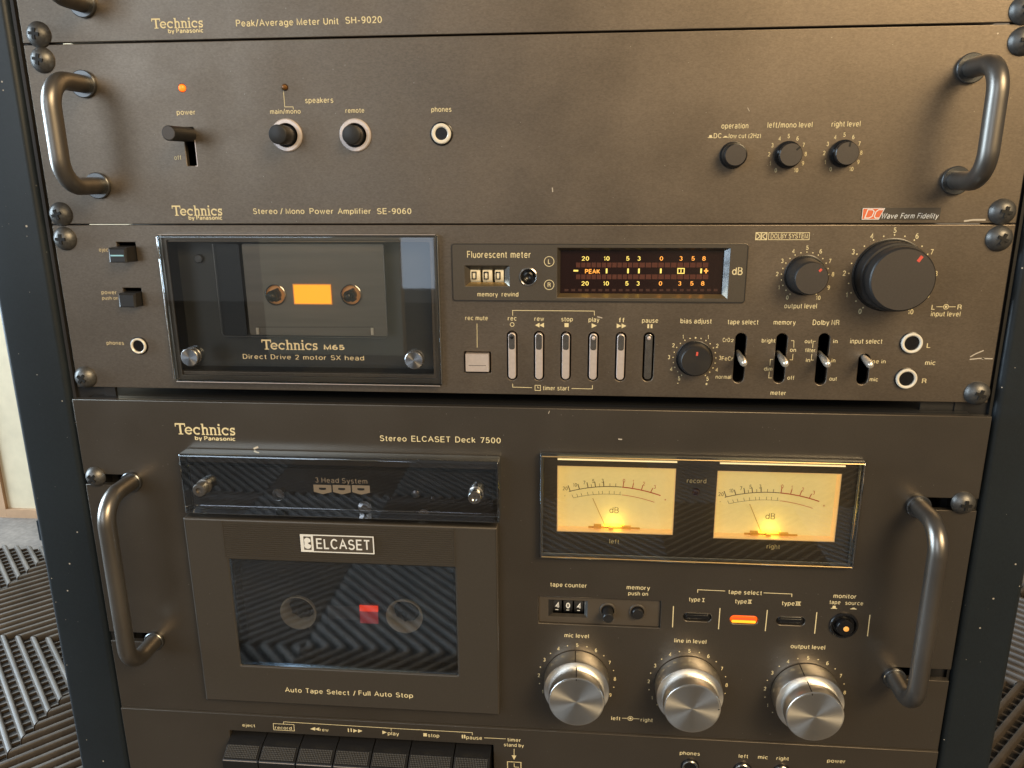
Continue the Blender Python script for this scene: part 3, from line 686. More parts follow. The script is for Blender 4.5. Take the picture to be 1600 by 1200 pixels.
jack(cd, 1423.5, 535.5, 0, 5.5, 5.1, 3.7, 'ivory', 'brass', 1.0); jack(cd, 1415, 591, 0, 5.5, 5.1, 3.7, 'ivory', 'brass', 1.0)
text("L", 1447.5, 1453.5, 543, cd, cap=2.2); text("R", 1440, 1447, 598.5, cd, cap=2.2); text("mic", 1445, 1461, 570, cd, cap=2.2)
# tape compartment seen through the cover
b = MB(); b.box(wx0+.02, wx1-.02, 12, 12.6, wz0-1, wz1+1); well = b.build('tape_compartment', 'compartment_grey', cd)
b = MB()
for a in ((wx0, wx0+.4, 3.1, 12, wz0, wz1), (wx1-.4, wx1, 3.1, 12, wz0, wz1), (wx0+.4, wx1-.4, 3.1, 12, wz0-.4, wz0), (wx0+.4, wx1-.4, 3.1, 12, wz1, wz1+.4)): b.box(*a)
b.build('compartment_wall', 'black_satin', well)
hubL, hubR = P(431, 460.5, 4), P(549, 460.5, 4)
lab = PR(459, 444.5, 517.5, 475, 3.4)
cpx = PR(384, 381, 602, 524.5, 4)
plate('tape_holder', [rrect(*cpx, 1.2, 4), circ(*hubL, 5.2, 36), circ(*hubR, 5.2, 36)], 4, 1.2, .15, 'well_plate', cd)
th_ = bpy.data.objects['tape_holder']
gp = PR(341, 381, 379, 524.5, 5); plate('guide_plate', [rrect(*gp, 1.0, 3)], 5.5, 1, .15, 'well_dark', well)
b = MB(); b.strip([(gp[0], gp[3]), (gp[0], gp[1]+1.5), (gp[0]+1.2, gp[1]), (cpx[2]-1.2, gp[1]), (cpx[2], gp[1]+1.2), (cpx[2], cpx[3])], .22, 3.8); b.build('outline', 'silver_dark', th_)
b = MB(); b.strip([P(402, 511, 4), P(583, 511, 4)], .25, 3.9); b.build('fold_line', 'black', th_)
for a in ((401, 512, 405, 522), (580, 512, 584, 523)):
    b = MB(); q_ = PR(*a, 4); b.box(q_[0], q_[2], 3.3, 3.95, q_[1], q_[3]); b.build('guide_mark', 'ivory', th_)
q_ = PR(430, 371, 601, 378, -.2); b = MB(); b.box(q_[0], q_[2], -.25, -.03, q_[1], q_[3]); b.build('header_strip', 'print_grey', th_)
for hx, hz in (hubL, hubR):
    b = MB(); b.lathe(hx, hz, 4, [(5.7, 0), (5.7, .7), (5.3, .9), (5.0, .5), (5.0, -1.6)], 40); b.f = b.f[:-1]; o = b.build('hub', 'chrome', th_, True)
    b = MB(); b.lathe(hx, hz, 4, [(5.0, -1.4), (4.2, -.7), (2.6, -.5), (.01, -.5)], 40); b.build('hub_disc', 'hub_orange', o, True)
for hx, hz in (hubL, hubR):
    b = MB(); n = 6
    b.lathe(hx, hz, 4, [(2.9, -3), (2.9, 5.5), (2.6, 6.6), (1.7, 7.4), (.6, 7.8), (.01, 7.9)], 36)
    for k in range(3):
        a = math.radians(20+120*k); x, z = hx+2.9*math.sin(a), hz+2.9*math.cos(a)
        b.lathe(x, z, 4, [(.8, -3), (.8, 5.2), (.4, 6.0), (.01, 6.2)], 10)
    b.build('spindle', 'black_gloss', th_, True)
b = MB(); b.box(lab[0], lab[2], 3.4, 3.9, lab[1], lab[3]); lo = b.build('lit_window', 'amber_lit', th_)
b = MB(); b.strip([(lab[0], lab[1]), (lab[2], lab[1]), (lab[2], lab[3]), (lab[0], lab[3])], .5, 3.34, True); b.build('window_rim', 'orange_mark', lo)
cx, cz = P(307, 405, 8); b = MB(); b.lathe(cx, cz, 11.8, [(2.3, 0), (2.3, 1.5), (1.9, 2), (.01, 2)], 20); b.build('small_screw', 'screw_metal', well, True)
# the clear cover itself
cvr = PR(257.5, 366.5, 687, 600.5, -5)
vs, fs = curve_mesh([rrect(*cvr, 1.2, 3)], -5, 4.9, 1.5, 3)
ymax = max(v[1] for v in vs); fs = [f for f in fs if not all(abs(vs[i][1]-ymax) < 1e-4 for i in f)]
cv = link('glass_cover', [W(*v) for v in vs], fs, 'clear_glass', cd, True)
q1 = (cvr[0]+.35, cvr[1]+.35, cvr[2]-.35, cvr[3]-.35); q2 = (cvr[0]+3.4, cvr[1]+3.2, cvr[2]-3.4, cvr[3]-3.2)
plate('cover_rim', [rrect(*q1, 1.0, 3), rrect(*q2, .5, 2)], -1.2, 1.1, .3, 'bezel', cv)
q3 = (cvr[0]+.15, cvr[1]+.15, cvr[2]-.15, cvr[3]-.15)
tube('edge_highlight', [(q3[0], -4.2, q3[1]+1), (q3[0], -4.2, q3[3]-1)], .42, 'chrome', cv, 8); tube('edge_highlight', [(q3[2]-.1, -4.2, q3[1]+1), (q3[2]-.1, -4.2, q3[3]-1)], .42, 'chrome', cv, 8)  # metal tubes stand in for the highlight along the clear cover's edges
tube('edge_highlight', [(q3[0]+1, -4.6, q3[3]), (q3[2]-1, -4.6, q3[3])], .16, 'silver', cv, 6); tube('edge_highlight', [(q3[0]+1, -4.2, q3[1]), (q3[2]-1, -4.2, q3[1])], .25, 'silver', cv, 6)
for px, py in ((295.5, 559), (646.5, 563.5)):
    cx, cz = P(px, py, -9.3); b = MB(); b.lathe(cx, cz, -5, [(4.9, -.1), (4.9, .5), (4.6, .8), (4.6, 1.3), (4.9, 1.6), (4.9, 3.9), (4.5, 4.3)], 40); k = b.build('thumb_screw', 'silver_dark', cv, True)
    b = MB(); b.lathe(cx, cz, -5, [(4.5, 4.25), (4.4, 4.32), (.01, 4.33)], 48); b.build('screw_face', 'dark_face', k)
logo(409, 531, 496, 546.5, cv, -5, 'print_gold'); text("M65", 506, 538.5, 546, cv, -5, 2.3, 'print_gold', .03)
text("Direct Drive 2 motor SX head", 380, 569, 561.5, cv, -5, 2.35, 'print_gold', -.002, 1.08, word=1.3)
# meter section: raised bezel with counter and fluorescent display
plate('meter_bezel', [rrect(*bz_o, 1.6, 4), rrect(*cwo), rrect(*dwo), circ(*P(825, 432.5), 4.0, 36)], -.75, .72, .28, 'bezel', cd)
mz = bpy.data.objects['meter_bezel']
b = MB(); i_ = (bz_o[0]+.5, bz_o[1]+.5, bz_o[2]-.5, bz_o[3]-.5); b.strip(rrect(*i_, 1.2, 4), .35, -.80, True); b.build('bezel_groove', 'black_satin', mz)
b = MB(); i_ = (bz_o[0]+.15, bz_o[1]+.15, bz_o[2]-.15, bz_o[3]-.15); b.strip([(i_[0]+2, i_[1]), (i_[2]-2, i_[1])], .16, -.68); b.build('lower_edge_line', 'silver_dark', mz)  # thin paler line along the bottom of the bezel
def funnel(parent, o_, i_, y0, y1, mats, nm='window_frame'):
    fr = bpy.data.objects.new(nm, None)
    names = ('frame_edge',)*4; res = None
    ov = [(o_[0], y0, o_[1]), (o_[2], y0, o_[1]), (o_[2], y0, o_[3]), (o_[0], y0, o_[3])]; iv = [(i_[0], y1, i_[1]), (i_[2], y1, i_[1]), (i_[2], y1, i_[3]), (i_[0], y1, i_[3])]
    bpy.data.objects.remove(fr)
    for k, mname in enumerate(mats):
        b = MB(); j = (k+1) % 4; b.add([ov[k], ov[j], iv[j], iv[k]], [(0, 1, 2, 3)]); b.build('frame_edge', mname, parent)
funnel(mz, cwo, cwi, -.6, 1.7, ('brass', 'edge_acrylic', 'black_satin', 'bezel'))
funnel(mz, dwo, dwi, -.6, 2.4, ('brass', 'flange_metal', 'bezel', 'bezel'))
def cylx(b, x0, x1, y, z, r, n=32):
    vs = []; 
    for x in (x0, x1):
        for k in range(n): a = 2*math.pi*k/n; vs.append((x, y+r*math.cos(a), z+r*math.sin(a)))
    b.add(vs, [(k, (k+1) % n, n+(k+1) % n, n+k) for k in range(n)]+[tuple(range(n))[::-1], tuple(range(n, 2*n))])
zc = (cwi[1]+cwi[3])/2
for xa_, xb_ in ((736, 751), (755, 769.5), (774, 787.5)):
    x0 = P(xa_, 430, 4)[0]; x1 = P(xb_, 430, 4)[0]; b = MB(); cylx(b, x0, x1, 6.7, zc, 5.2); dr = b.build('counter_drum', 'drum', cd, True)
    b = MB(); xm = (x0+x1)/2-.5; b.strip([(xm-1.0, zc-1.5), (xm+1.0, zc-1.5), (xm+1.0, zc+2.0), (xm-1.0, zc+2.0)], .55, 1.2, True); b.build('digit', 'black', dr)
b = MB(); b.box(cwi[0]-2, cwi[2]+2, 14.5, 15, cwi[1]-2, cwi[3]+2); b.build('counter_back', 'black', cd)
text("Fluorescent", 730, 792, 402.5, mz, -.75, 3.1); text("meter", 798, 829, 402.5, mz, -.75, 3.1)
text("memory", 746, 778, 463, mz, -.75, 2.2); text("rewind", 784, 810, 463, mz, -.75, 2.2)
cx, cz = P(825.5, 432.5, -.75); b = MB(); b.lathe(cx, cz, -.75, [(4.6, 0), (4.6, .5), (4.2, .7), (3.9, .5), (3.9, -6)], 44); b.f = b.f[:-1]; o = b.build('reset_button', 'chrome', cd, True)
b = MB(); b.lathe(cx, cz, -.75, [(3.9, -4), (3.7, -4.0), (2.6, -3.9), (2.4, -1.2), (1.6, -.9), (.9, -1.3), (.01, -1.4)], 36); b.build('button_cap', 'black_gloss', o, True)
b = MB()
for py, s in ((408.5, 'L'), (445, 'R')):
    cx, cz = P(858, py, -.75); ring(b, cx, cz, 2.45, .3, -.75); num(b, s, cx, cz, -.75, 2.0)
b.build('channel_mark', 'print', mz); text("dB", 1143.5, 1160, 429, mz, -.75, 3.4)
# fluorescent tube
b = MB(); b.box(dwi[0]-1.5, dwi[2]+1.5, 3.2, 5, dwi[1]-1.5, dwi[3]+1.5); tb = b.build('fluorescent_display', 'tube_glass', cd)
Y3 = 3.2
def dig(mbx, px, py, s, cap=1.95): x, z = P(px, py, Y3); num(mbx, s, x, z-0, Y3, cap, wide=1.35, bold=.01)
b1, b2 = MB(), MB()
for xs, py in (((914.5, 948, 981, 998.5, 1033.5, 1064, 1083, 1100), 403.8), ((914, 947, 979.5, 997, 1032, 1062, 1081, 1098), 442.8)):
    for x, s in zip(xs, ('20', '10', '5', '3', '0', '3', '5', '8')): dig(b1 if x < 1010 else b2, x, py, s)
sq(b1, 896, 421.6, 903.5, 424.2, Y3)
for x in (947.8, 981.3, 998.3, 1032.5, 1095.5): sq(b1, x-1.3, 419.5, x+1.3, 427, Y3)
xa, za, xb, zb = PR(1059, 419.5, 1069, 427, Y3); b1.strip([(xa, za), (xb, za), (xb, zb), (xa, zb)], .45, Y3-.07, True); b1.strip([((xa+xb)/2, za+.3), ((xa+xb)/2, zb-.3)], .4, Y3-.09)
sq(b2, 1100, 422, 1106.5, 424.4, Y3); sq(b2, 1102.2, 419.5, 1104.4, 427, Y3, .09)
dz = 0
b1.build('display_figures', 'digit_yellow', tb); b2.build('display_figures', 'digit_orange', tb)
text("PEAK", 914, 937.5, 427, tb, Y3, 1.9, 'digit_orange', .03)
b = MB()
for row in ((410.3, 417.8), (428.8, 436.2)):
    x = 900.0
    while x < 1100:
        w = 6.8 if x < 985 else 8.6; sq(b, x, row[0], x+w, row[1], Y3, .04); x += w+1.3
o = b.build('level_segments', 'segment_off', tb); o['kind'] = 'stuff'
b = MB()
for k in range(23): x = 882+k*10.6; sq(b, x, 451.5, x+6, 455, Y3, .04)
o = b.build('lower_segments', 'segment_dim', tb); o['kind'] = 'stuff'
# double-D noise-reduction mark
b = MB()
xa, za, xb, zb = PR(1181, 363.5, 1198, 374.5); w = (xb-xa)
b.strip([(xa, za), (xa, zb), (xa+w*.47, zb), (xa+w*.47, za)], .4, -.07, True); b.strip([(xa+w*.53, za), (xa+w*.53, zb), (xb, zb), (xb, za)], .4, -.07, True)
def half(cx0, s): return [(cx0+s*w*.27*math.sin(math.pi*k/10), za+.2+(zb-za-.4)*k/10) for k in range(11)]
b.strip(half(xa+w*.03, 1.2), .4, -.09); b.strip(half(xb-w*.03, -1.2), .4, -.09)
xa, za, xb, zb = PR(1201, 363.5, 1264.5, 374.5); b.strip([(xa, za), (xb, za), (xb, zb), (xa, zb)], .28, -.07, True)
b.build('noise_reduction_mark', 'print', cd); text("DOLBY SYSTEM", 1204, 1262, 372.2, cd, 0, 2.1, bold=.004)
# rotary knobs
cx, cz = P(1257.5, 430); k = knob(cd, cx, cz, 0, [(9.0, .5), (8.7, 2), (8.3, 10), (8.0, 11.7), (7.5, 12.4)], 7.5, 12.4, ring_r=10.0)
pointer(k, cx, cz, 0, 12.45, 42, 4.6, 6.2, 1.1, 'red_mark')
dial(cd, cx, cz, 0, [str(i) for i in range(11)], 13.4, 1.9, [-146+14.6*i for i in range(21)], 11.3, .32)
text("output level", 1225, 1276, 481.5, cd, cap=2.35)
cx, cz = P(1390, 430)
b = MB(); b.lathe(cx, cz, 0, [(17.9, 0), (17.9, .4), (17.4, .6), (16.8, .6)], 72); br = b.build('base_ring', 'black_gloss', cd, True)
b = MB(); b.lathe(cx, cz, 0, [(16.6, .6), (16.6, 8.2), (16.2, 8.8), (15.0, 9.0)], 72); kr = b.build('balance_knob', 'knob_black', cd, True)
k = knob(cd, cx, cz, 0, [(15.2, 9.0), (15.2, 15.6), (14.9, 16.4), (14.3, 16.9)], 14.3, 16.9, name='level_knob')
pointer(k, cx, cz, 0, 16.95, 33, 10.2, 13.2, 1.5, 'red_mark')
dial(cd, cx, cz, 0, ['0', '1', '2', '3', '4', '5', '6', '7', '8', '9', '10'], 21.6, 2.3, [-146+14.6*i for i in range(21)], 19.4, .38)
b = MB(); x1, z1 = P(1478, 479.3)
b.strip([P(1463, 479.3), (x1-1.2, z1)], .3, -.07); b.strip([(x1+1.2, z1), P(1493, 479.3)], .3, -.07); ring(b, x1, z1, 1.15, .32, 0); b.poly(circ(x1, z1, .6, 10), -.07); b.build('balance_symbol', 'print', cd)
text("L", 1455, 1460, 483.3, cd, cap=2.2); text("R", 1495.5, 1502, 483.3, cd, cap=2.2); text("input level", 1454, 1500, 494, cd, cap=2.35)
cx, cz = P(1085, 560); k = knob(cd, cx, cz, 0, [(8.4, .5), (8.1, 2), (7.9, 5.5), (7.7, 6.3), (7.2, 6.8)], 7.2, 6.8, ring_r=9.3, face='knob_black')
pointer(k, cx, cz, 0, 6.85, 3, 3.0, 5.0, 1.0, 'red_mark')
mbd = MB()
for i, s in enumerate(('5', '4', '3', '2', '1', '', '1', '2', '3', '4', '5')):
    if s: num(mbd, s, *arc_pos(cx, cz, 12.9, -146+29.2*i), 0, 1.9)
for i in range(21): mbd.poly(circ(*arc_pos(cx, cz, 10.8, -146+14.6*i), .33, 8), -.07)
mbd.poly(circ(*arc_pos(cx, cz, 10.8, 0), .45, 8), -.09)
num(mbd, '-', *P(1059, 598), 0, 2.2); num(mbd, '+', *P(1104, 599), 0, 2.2); mbd.build('dial_scale', 'print', cd)
text("bias adjust", 1063, 1111.5, 505, cd, cap=2.35)
# rec mute, transport levers
text("rec mute", 727, 762.5, 500, cd, cap=2.2); lines([[(745.3, 505.5), (745.6, 543)]], cd, w=.28)
b = MB(); b.box(rm[0]+1.0, rm[2]-.9, -2.2, 4, rm[1]+1.2, rm[3]-.8); mk = b.build('mute_key', 'silver', cd)
b = MB(); zq = P(745, 571, -2.2)[1]; b.box(rm[0]+2.6, rm[2]-2.4, -2.34, -2.19, zq-.12, zq+.12); b.build('key_line', 'silver_dark', mk)
for i, ((x, a, bb), bx_) in enumerate(zip(TS, botx)):
    s_ = tslots[i]; x0 = min(p[0] for p in s_); x1 = max(p[0] for p in s_); z0 = min(p[1] for p in s_); z1 = max(p[1] for p in s_); xm = (x0+x1)/2
    w = 1.95; pressed = (i == 5); zsplit = z1-(z1-z0)*.36
    out = rrect(xm-w, z0+.9, xm+w, z1-.9, w*.98, 8)
    plate('transport_lever', [out], -1.3 if not pressed else .3, 5.0, .35, 'silver' if not pressed else 'silver_dark', cd)
    lvr = [o for o in cd.children if o.name.startswith('transport_lever')][-1] if False else bpy.data.objects['transport_lever' if i == 0 else 'transport_lever.%03d' % i]
    yy = -1.3 if not pressed else .3
    up = rrect(xm-w+.42, zsplit, xm+w-.42, z1-1.3, w*.62, 6)
    plate('lever_tilt_shade', [up], yy-.12, .2, .04, 'silver_dark', lvr)  # darker plate stands in for the shade on the tilted upper third
    if i in (0, 3, 5):
        cxx = xm; czz = z1-3.0; b = MB(); b.lathe(cxx, czz, yy-.12, [(.95, 0), (.95, .25), (.6, .4), (.01, .4)], 16); b.build('lever_dot', 'black_gloss' if i == 0 else 'silver', lvr, True)
for s, x0, x1 in (("rec", 793.5, 807), ("rew", 835, 850), ("stop", 877, 895), ("play", 919.5, 936.5), ("ff", 967, 975.5), ("pause", 1003, 1028.5)):
    text(s, x0, x1, 500.5+(x0-793)*.016, cd, cap=2.2)
b = MB(); ring(b, *P(800.3, 507), 1.0, .33, 0)
tri(b, 839.5, 508, 7, 7.5, 0, -1); tri(b, 846.5, 508, 7, 7.5, 0, -1, .09); sq(b, 882, 504.8, 888.5, 511, 0); tri(b, 928.5, 508.8, 8, 7.5, 0)
tri(b, 967.3, 509.2, 7.5, 7.5, 0); tri(b, 975, 509.2, 7.5, 7.5, 0, 1, .09); sq(b, 1011.5, 506.5, 1014.4, 512.8, 0); sq(b, 1016.6, 506.5, 1019.5, 512.8, 0)
b.build('transport_symbols', 'print', cd)
lines([[(801, 493), (801, 485), (928.5, 486), (928.8, 493)], [(801, 599.5), (801.2, 604.8), (831, 605.6)], [(893, 607), (925.5, 607.6), (925.7, 602)]], cd, w=.3)
b = MB(); xa, za, xb, zb = PR(836, 602, 844.5, 610); b.strip([(xa, za), (xb, za), (xb, zb), (xa, zb)], .3, -.07, True)
b.strip([((xa+xb)/2, zb-.5), ((xa+xb)/2, (za+zb)/2), (xb-.6, (za+zb)/2)], .28, -.07); b.build('clock_symbol', 'print', cd)
text("timer start", 848.5, 889, 609.5, cd, cap=2.2)
# slide switches
def slide(parent, slotpoly, base, tip, h, hidden_z=None):
    x0 = min(p[0] for p in slotpoly); x1 = max(p[0] for p in slotpoly); (bx0, bz0) = P(*base, 0); (tx, tz) = P(*tip, -h); xm = (x0+x1)/2
    d = Vector((xm, 6, tz+1.5)); e_ = Vector((tx, -h, tz)); pts = [d, Vector((xm, 2, tz+.9)), Vector((tx*.6+xm*.4, -h*.45, tz+.35)), e_]
    b = MB(); n = 20; vs = []; prof = [(1.35, 0), (1.5, .35), (1.85, .55), (1.95, .8), (1.9, .92), (1.5, .98), (.9, 1.0), (.02, 1.008)]
    for r, t in prof:
        p = d.lerp(e_, t)
        for k in range(n): a = 2*math.pi*k/n; vs.append((p.x+r*.95*math.cos(a), p.y, p.z+r*1.0*math.sin(a)))
    fs = [(i*n+k, (i+1)*n+k, (i+1)*n+(k+1) % n, i*n+(k+1) % n) for i in range(len(prof)-1) for k in range(n)]
    b.add(vs, fs); return b.build('slide_lever', 'lever_steel', parent, True)
for sl, ba, ti in zip(slots, ((1153, 553), (1216, 553), (1281, 555), (1348, 556)), ((1163, 568.5), (1228, 569.5), (1294, 570), (1361, 571.5))): slide(cd, sl, ba, ti, 13)
T = lambda s, a, b_, y_, c=1.95: text(s, a, b_, y_, cd, cap=c)
T("tape select", 1137, 1184.5, 506.5, 2.35); T("memory", 1208.5, 1243, 507, 2.3); T("Dolby NR", 1269.5, 1311, 507.5, 2.4); T("input select", 1328, 1378, 536.5, 2.3)
T("CrO", 1129, 1140.5, 534); T("2", 1141.5, 1146, 534, 1.4); T("FeCr", 1127.5, 1145, 563); T("normal", 1118, 1142, 591.5); T("meter", 1203.5, 1227.5, 617, 2.2)
T("bright", 1190, 1211, 535); T("on", 1234, 1243.5, 549.5); T("dim", 1193.5, 1206.5, 579); T("off", 1230, 1240.5, 593); T("out", 1257, 1268.5, 536); T("filter", 1258, 1273.5, 550)
T("in", 1259, 1265.5, 565.5); T("in", 1301.5, 1308.5, 536); T("in", 1299, 1305, 566); T("out", 1295.5, 1307, 594.5); T("line in", 1358, 1383.5, 567.5); T("mic", 1358.5, 1371.5, 595.5)
lines([[(1236, 532.2), (1240.5, 532.3), (1240.2, 543)], [(1239, 553), (1238.2, 562.2), (1234, 562)], [(1208, 561.5), (1203.5, 561.5), (1203, 571)], [(1202, 580.5), (1201, 590.5), (1206, 590.5)],
       [(1274.5, 533.2), (1270.5, 533.2), (1269.6, 543.5)], [(1268.5, 553), (1267.5, 562.5), (1271.5, 562.5)]], cd, w=.28)
scratch(cd, [(1516, 557.5), (1525, 552.5), (1537, 547.5)], w=.55); scratch(cd, [(1515, 561.5), (1530, 560), (1551, 560.5)], w=.55); scratch(cd, [(1534, 561), (1538, 559.5)], w=.8)
scratch(cd, [(933, 494.8), (941, 496.8)], w=.5)

# ================================================================== LARGE-CASSETTE DECK (bottom)
YE = -6.5; ZG = -291.4; ZT = -93.75
el = thing('large_cassette_deck', 'large dark bronze tape deck at the bottom with two lit meters and three silver knobs', 'tape deck', (241.3, 150, -440))
n1 = P(170, 741.5, YE)[1], P(170, 757.5, YE)[1]; n2 = P(210, 988.5, YE)[1], P(210, 1002.5, YE)[1]
n3 = P(1480, 778.5, YE)[1], P(1480, 797.5, YE)[1]; n4 = P(1470, 1046, YE)[1], P(1470, 1064, YE)[1]
xl, xr = P(206, 752, YE)[0], P(1432, 790, YE)[0]
def mwin(r): return rrect(*r, .2, 2)
zl = (n1[0]+n3[0])/2, (n1[1]+n3[1])/2; zm2 = (n2[0]+n4[0])/2, (n2[1]+n4[1])/2
outer = [(0, ZG+.3), (482.6, ZG+.3), (482.6, n4[1]), (xr, n4[1]), (xr, n4[0]), (482.6, n4[0]), (482.6, n3[1]), (xr, n3[1]), (xr, n3[0]), (482.6, n3[0]), (482.6, ZT), (0, ZT),
         (0, n1[0]), (xl, n1[0]), (xl, n1[1]), (0, n1[1]), (0, n2[0]), (xl, n2[0]), (xl, n2[1]), (0, n2[1])]
outer = [p for i, p in enumerate(outer) if i == 0 or p != outer[i-1]]
hw = PR(289, 728, 776, 808, YE)                                         # head window opening
dwr = PR(368, 881, 713, 1047, -12.5)                                    # glass of the tape door
mL = PR(870.5, 729.5, 1054, 833, -7); mR = PR(1117.5, 737.5, 1310, 844, -7)
mL2 = (mL[0]-2, mL[1]-2, mL[2]+2, mL[3]+2); mR2 = (mR[0]-2, mR[1]-2, mR[2]+2, mR[3]+2)
tc = PR(841.5, 935.5, 1032.5, 977.5, YE)
TY = [(1089.5, 964.5), (1162.5, 968.8), (1235.5, 970.5)]
caps_ = []
for p in TY: cx, cz = P(*p, YE); caps_.append((cx, cz))
holes = [rrect(*hw), rrect(dwr[0]-1, dwr[1]-1, dwr[2]+1, dwr[3]+1), rrect(*mL2), rrect(*mR2), rrect(*tc, .5, 2), circ(*P(1318, 977, YE), 6.4, 40)]+[rrect(cx-7.6, cz-2.6, cx+7.6, cz+2.6, 2.5, 6) for cx, cz in caps_]
plate('front_panel', [outer]+holes, YE, 4, .45, 'panel_smooth', el)
# lower section below the ledge
YL = -7.4
kz = P(560, 1152.5, YL)[1]; kx0 = P(359, 1145, YL)[0]; kx1 = P(771, 1168, YL)[0]
plate('lower_panel', [[(0, -440), (482.6, -440), (482.6, ZG-.15), (0, ZG-.15)], rrect(kx0, kz-32, kx1, kz), circ(*P(1078, 1197, YL), 4.2, 32), circ(*P(1160, 1203, YL), 4.2, 32), circ(*P(1221, 1206, YL), 4.2, 32)], YL, 4.9, .45, 'panel_smooth', el)
b = MB(); b.box(.2, 482.4, YE-.4, YE+2, ZG-.1, ZG+.25); b.build('ledge_line', 'bezel', el)
shell(el, 10, 472, -438, ZT-.3, -2.4, 320)
b = MB(); b.box(8, 474, -2.3, 2, ZT-.25, ZT-.02); b.build('top_edge', 'black_satin', el)
# gap above the deck: bits of the units behind it
q = MB(); q.box(14.5, 21, 1.0, 3, -97, -88.8); q.build('adapter_tab', 'black_satin', cd); q = MB(); q.box(452, 478, 4.0, 5, -101, -88.9); q.build('adapter_tab', 'black_satin', cd)
handle(el, (208, 752), (242, 1000), YE, 28.0, 4.6, 5.9, 14, 2.4); handle(el, (1432, 790), (1398, 1058), YE, 28.0, 4.6, 6.2, 14, 2.4)
screw(el, 146, 747, YE-.1, 40, 5.8); screw(el, 1508, 788.5, YE-.1, 0, 6.1)
logo(274, 662, 367, 679.5, el, YE); text("by Panasonic", 305, 368, 687.8, el, YE, 2.0, bold=.03)
text("Stereo", 594, 635.5, 689, el, YE, 2.9, bold=.004); text("ELCASET", 643, 703.5, 690, el, YE, 2.9, bold=.004); text("Deck", 711.5, 743, 691, el, YE, 2.9, bold=.004); text("7500", 751, 782.5, 692, el, YE, 2.9, bold=.004)
scratch(el, [(966, 686), (972, 686.6)], YE, .6); scratch(el, [(857, 646.5), (858.5, 642)], YE, .3); scratch(el, [(396.5, 701.5), (400, 699.5), (403.5, 698.3)], YE, 1.1)
# ---- head cover
hc = PR(284, 716, 780, 810.5, -16.5)
b = MB(); b.box(hw[0], hw[2], 6, 6.5, hw[1], hw[3]); hb = b.build('head_bay', 'well_dark', el)
b = MB()
for a in ((hw[0], hw[0]+.4, -2.4, 6, hw[1], hw[3]), (hw[2]-.4, hw[2], -2.4, 6, hw[1], hw[3]), (hw[0]+.4, hw[2]-.4, -2.4, 6, hw[1], hw[1]+.4), (hw[0]+.4, hw[2]-.4, -2.4, 6, hw[3]-.4, hw[3])): b.box(*a)
b.build('bay_wall', 'black_satin', hb)
vs, fs = curve_mesh([rrect(*hc, .8, 3)], -16.5, 9.9, 1.2, 3); ymax = max(v[1] for v in vs); fs = [f for f in fs if not all(abs(vs[i][1]-ymax) < 1e-4 for i in f)]
hv = link('head_cover', [W(*v) for v in vs], fs, 'dark_glass', el, True)
b = MB(); i_ = PR(300, 733, 770, 803, -1); b.box(i_[0], i_[2], -1.4, -1.0, i_[1], i_[3]); b.build('head_plate', 'black_satin', hb)
for px, py, r in ((434, 774, 3.9), (569.5, 793.5, 4.1), (661.5, 804, 3.2)):
    cx, cz = P(px, py, -5); b = MB(); b.lathe(cx, cz, -1.4, [(r, 0), (r, 2.4), (r-.4, 3), (r*.45, 3.1), (r*.4, 2.0), (.01, 1.9)], 32); b.build('guide_screw', 'chrome', hb, True)
for px, py, r in ((648, 775, 2.4), (675, 781, 1.2)):
    cx, cz = P(px, py, -5); b = MB(); b.lathe(cx, cz, -1.4, [(r, 0), (r, 1.4), (r*.6, 1.9), (.01, 2)], 20); b.build('guide_screw', 'silver_dark', hb, True)
for bx_, by_, tx_ in ((320, 757, 309), (744, 768, 742)):
    cx, cz = P(bx_, by_, -16.5); m_ = MB(); m_.lathe(cx, cz-.6, -16.5, [(4.1, -.1), (4.1, 1.6), (3.0, 2.0), (3.3, 2.4), (3.7, 2.8), (3.7, 6.6), (3.3, 7.2), (1.7, 7.3), (1.5, 6.0), (.01, 5.9)], 36); m_.build('thumb_screw', 'chrome' if tx_ > 500 else 'handle_metal', hv, True)
text("3 Head System", 493, 574, 754.5, hv, -16.5, 2.7, 'print_grey', 0.0, 1.1)
for k in range(3):
    a = PR(490.2+30*k, 757.5+.4*k, 518+30*k, 772+.4*k, -16.5); b = MB(); w = a[2]-a[0]; zl_ = a[1]+1.3
    b.poly([(a[0], zl_), (a[0]+w/2, a[1]), (a[2], zl_), (a[2], a[3]), (a[0], a[3])], -16.57); bo = b.build('head_emblem', 'print_grey', hv)
    b = MB(); xm = a[0]+w/2; zm3 = (zl_+a[3])/2; b.poly([(xm-1.9, zm3-.6), (xm-.8, zm3-.9), (xm+.8, zm3-.9), (xm+1.9, zm3-.6), (xm+1.9, zm3+.4), (xm-1.9, zm3+.4)], -16.62); b.build('emblem_centre', 'black', bo)
# ---- tape door
dr_ = PR(305, 820, 779, 1106, -12.5)
top3 = P(540, 817, -12.5)[1]
dr_ = (dr_[0], dr_[1], dr_[2], top3)
hole = rrect(*dwr, .4, 2)
plate('tape_door', [rrect(*dr_, .8, 3), hole], -12.5, 5.9, 1.1, 'door', el)
door = bpy.data.objects['tape_door']
rb = PR(351, 821, 709, 876, -12.6)
b = MB(); z = rb[1]; step = (rb[3]-rb[1])/17.0
while z < rb[3]-.3:
    b.add([(rb[0], -12.45, z), (rb[2], -12.45, z), (rb[2], -13.05, z+step*.30), (rb[0], -13.05, z+step*.30), (rb[0], -13.05, z+step*.62), (rb[2], -13.05, z+step*.62), (rb[2], -12.45, z+step*.88), (rb[0], -12.45, z+step*.88)],
          [(0,1,2,3),(3,2,5,4),(4,5,6,7),(0,3,4,7),(1,6,5,2)]); z += step
o = b.build('ribbed_strip', 'door', door)
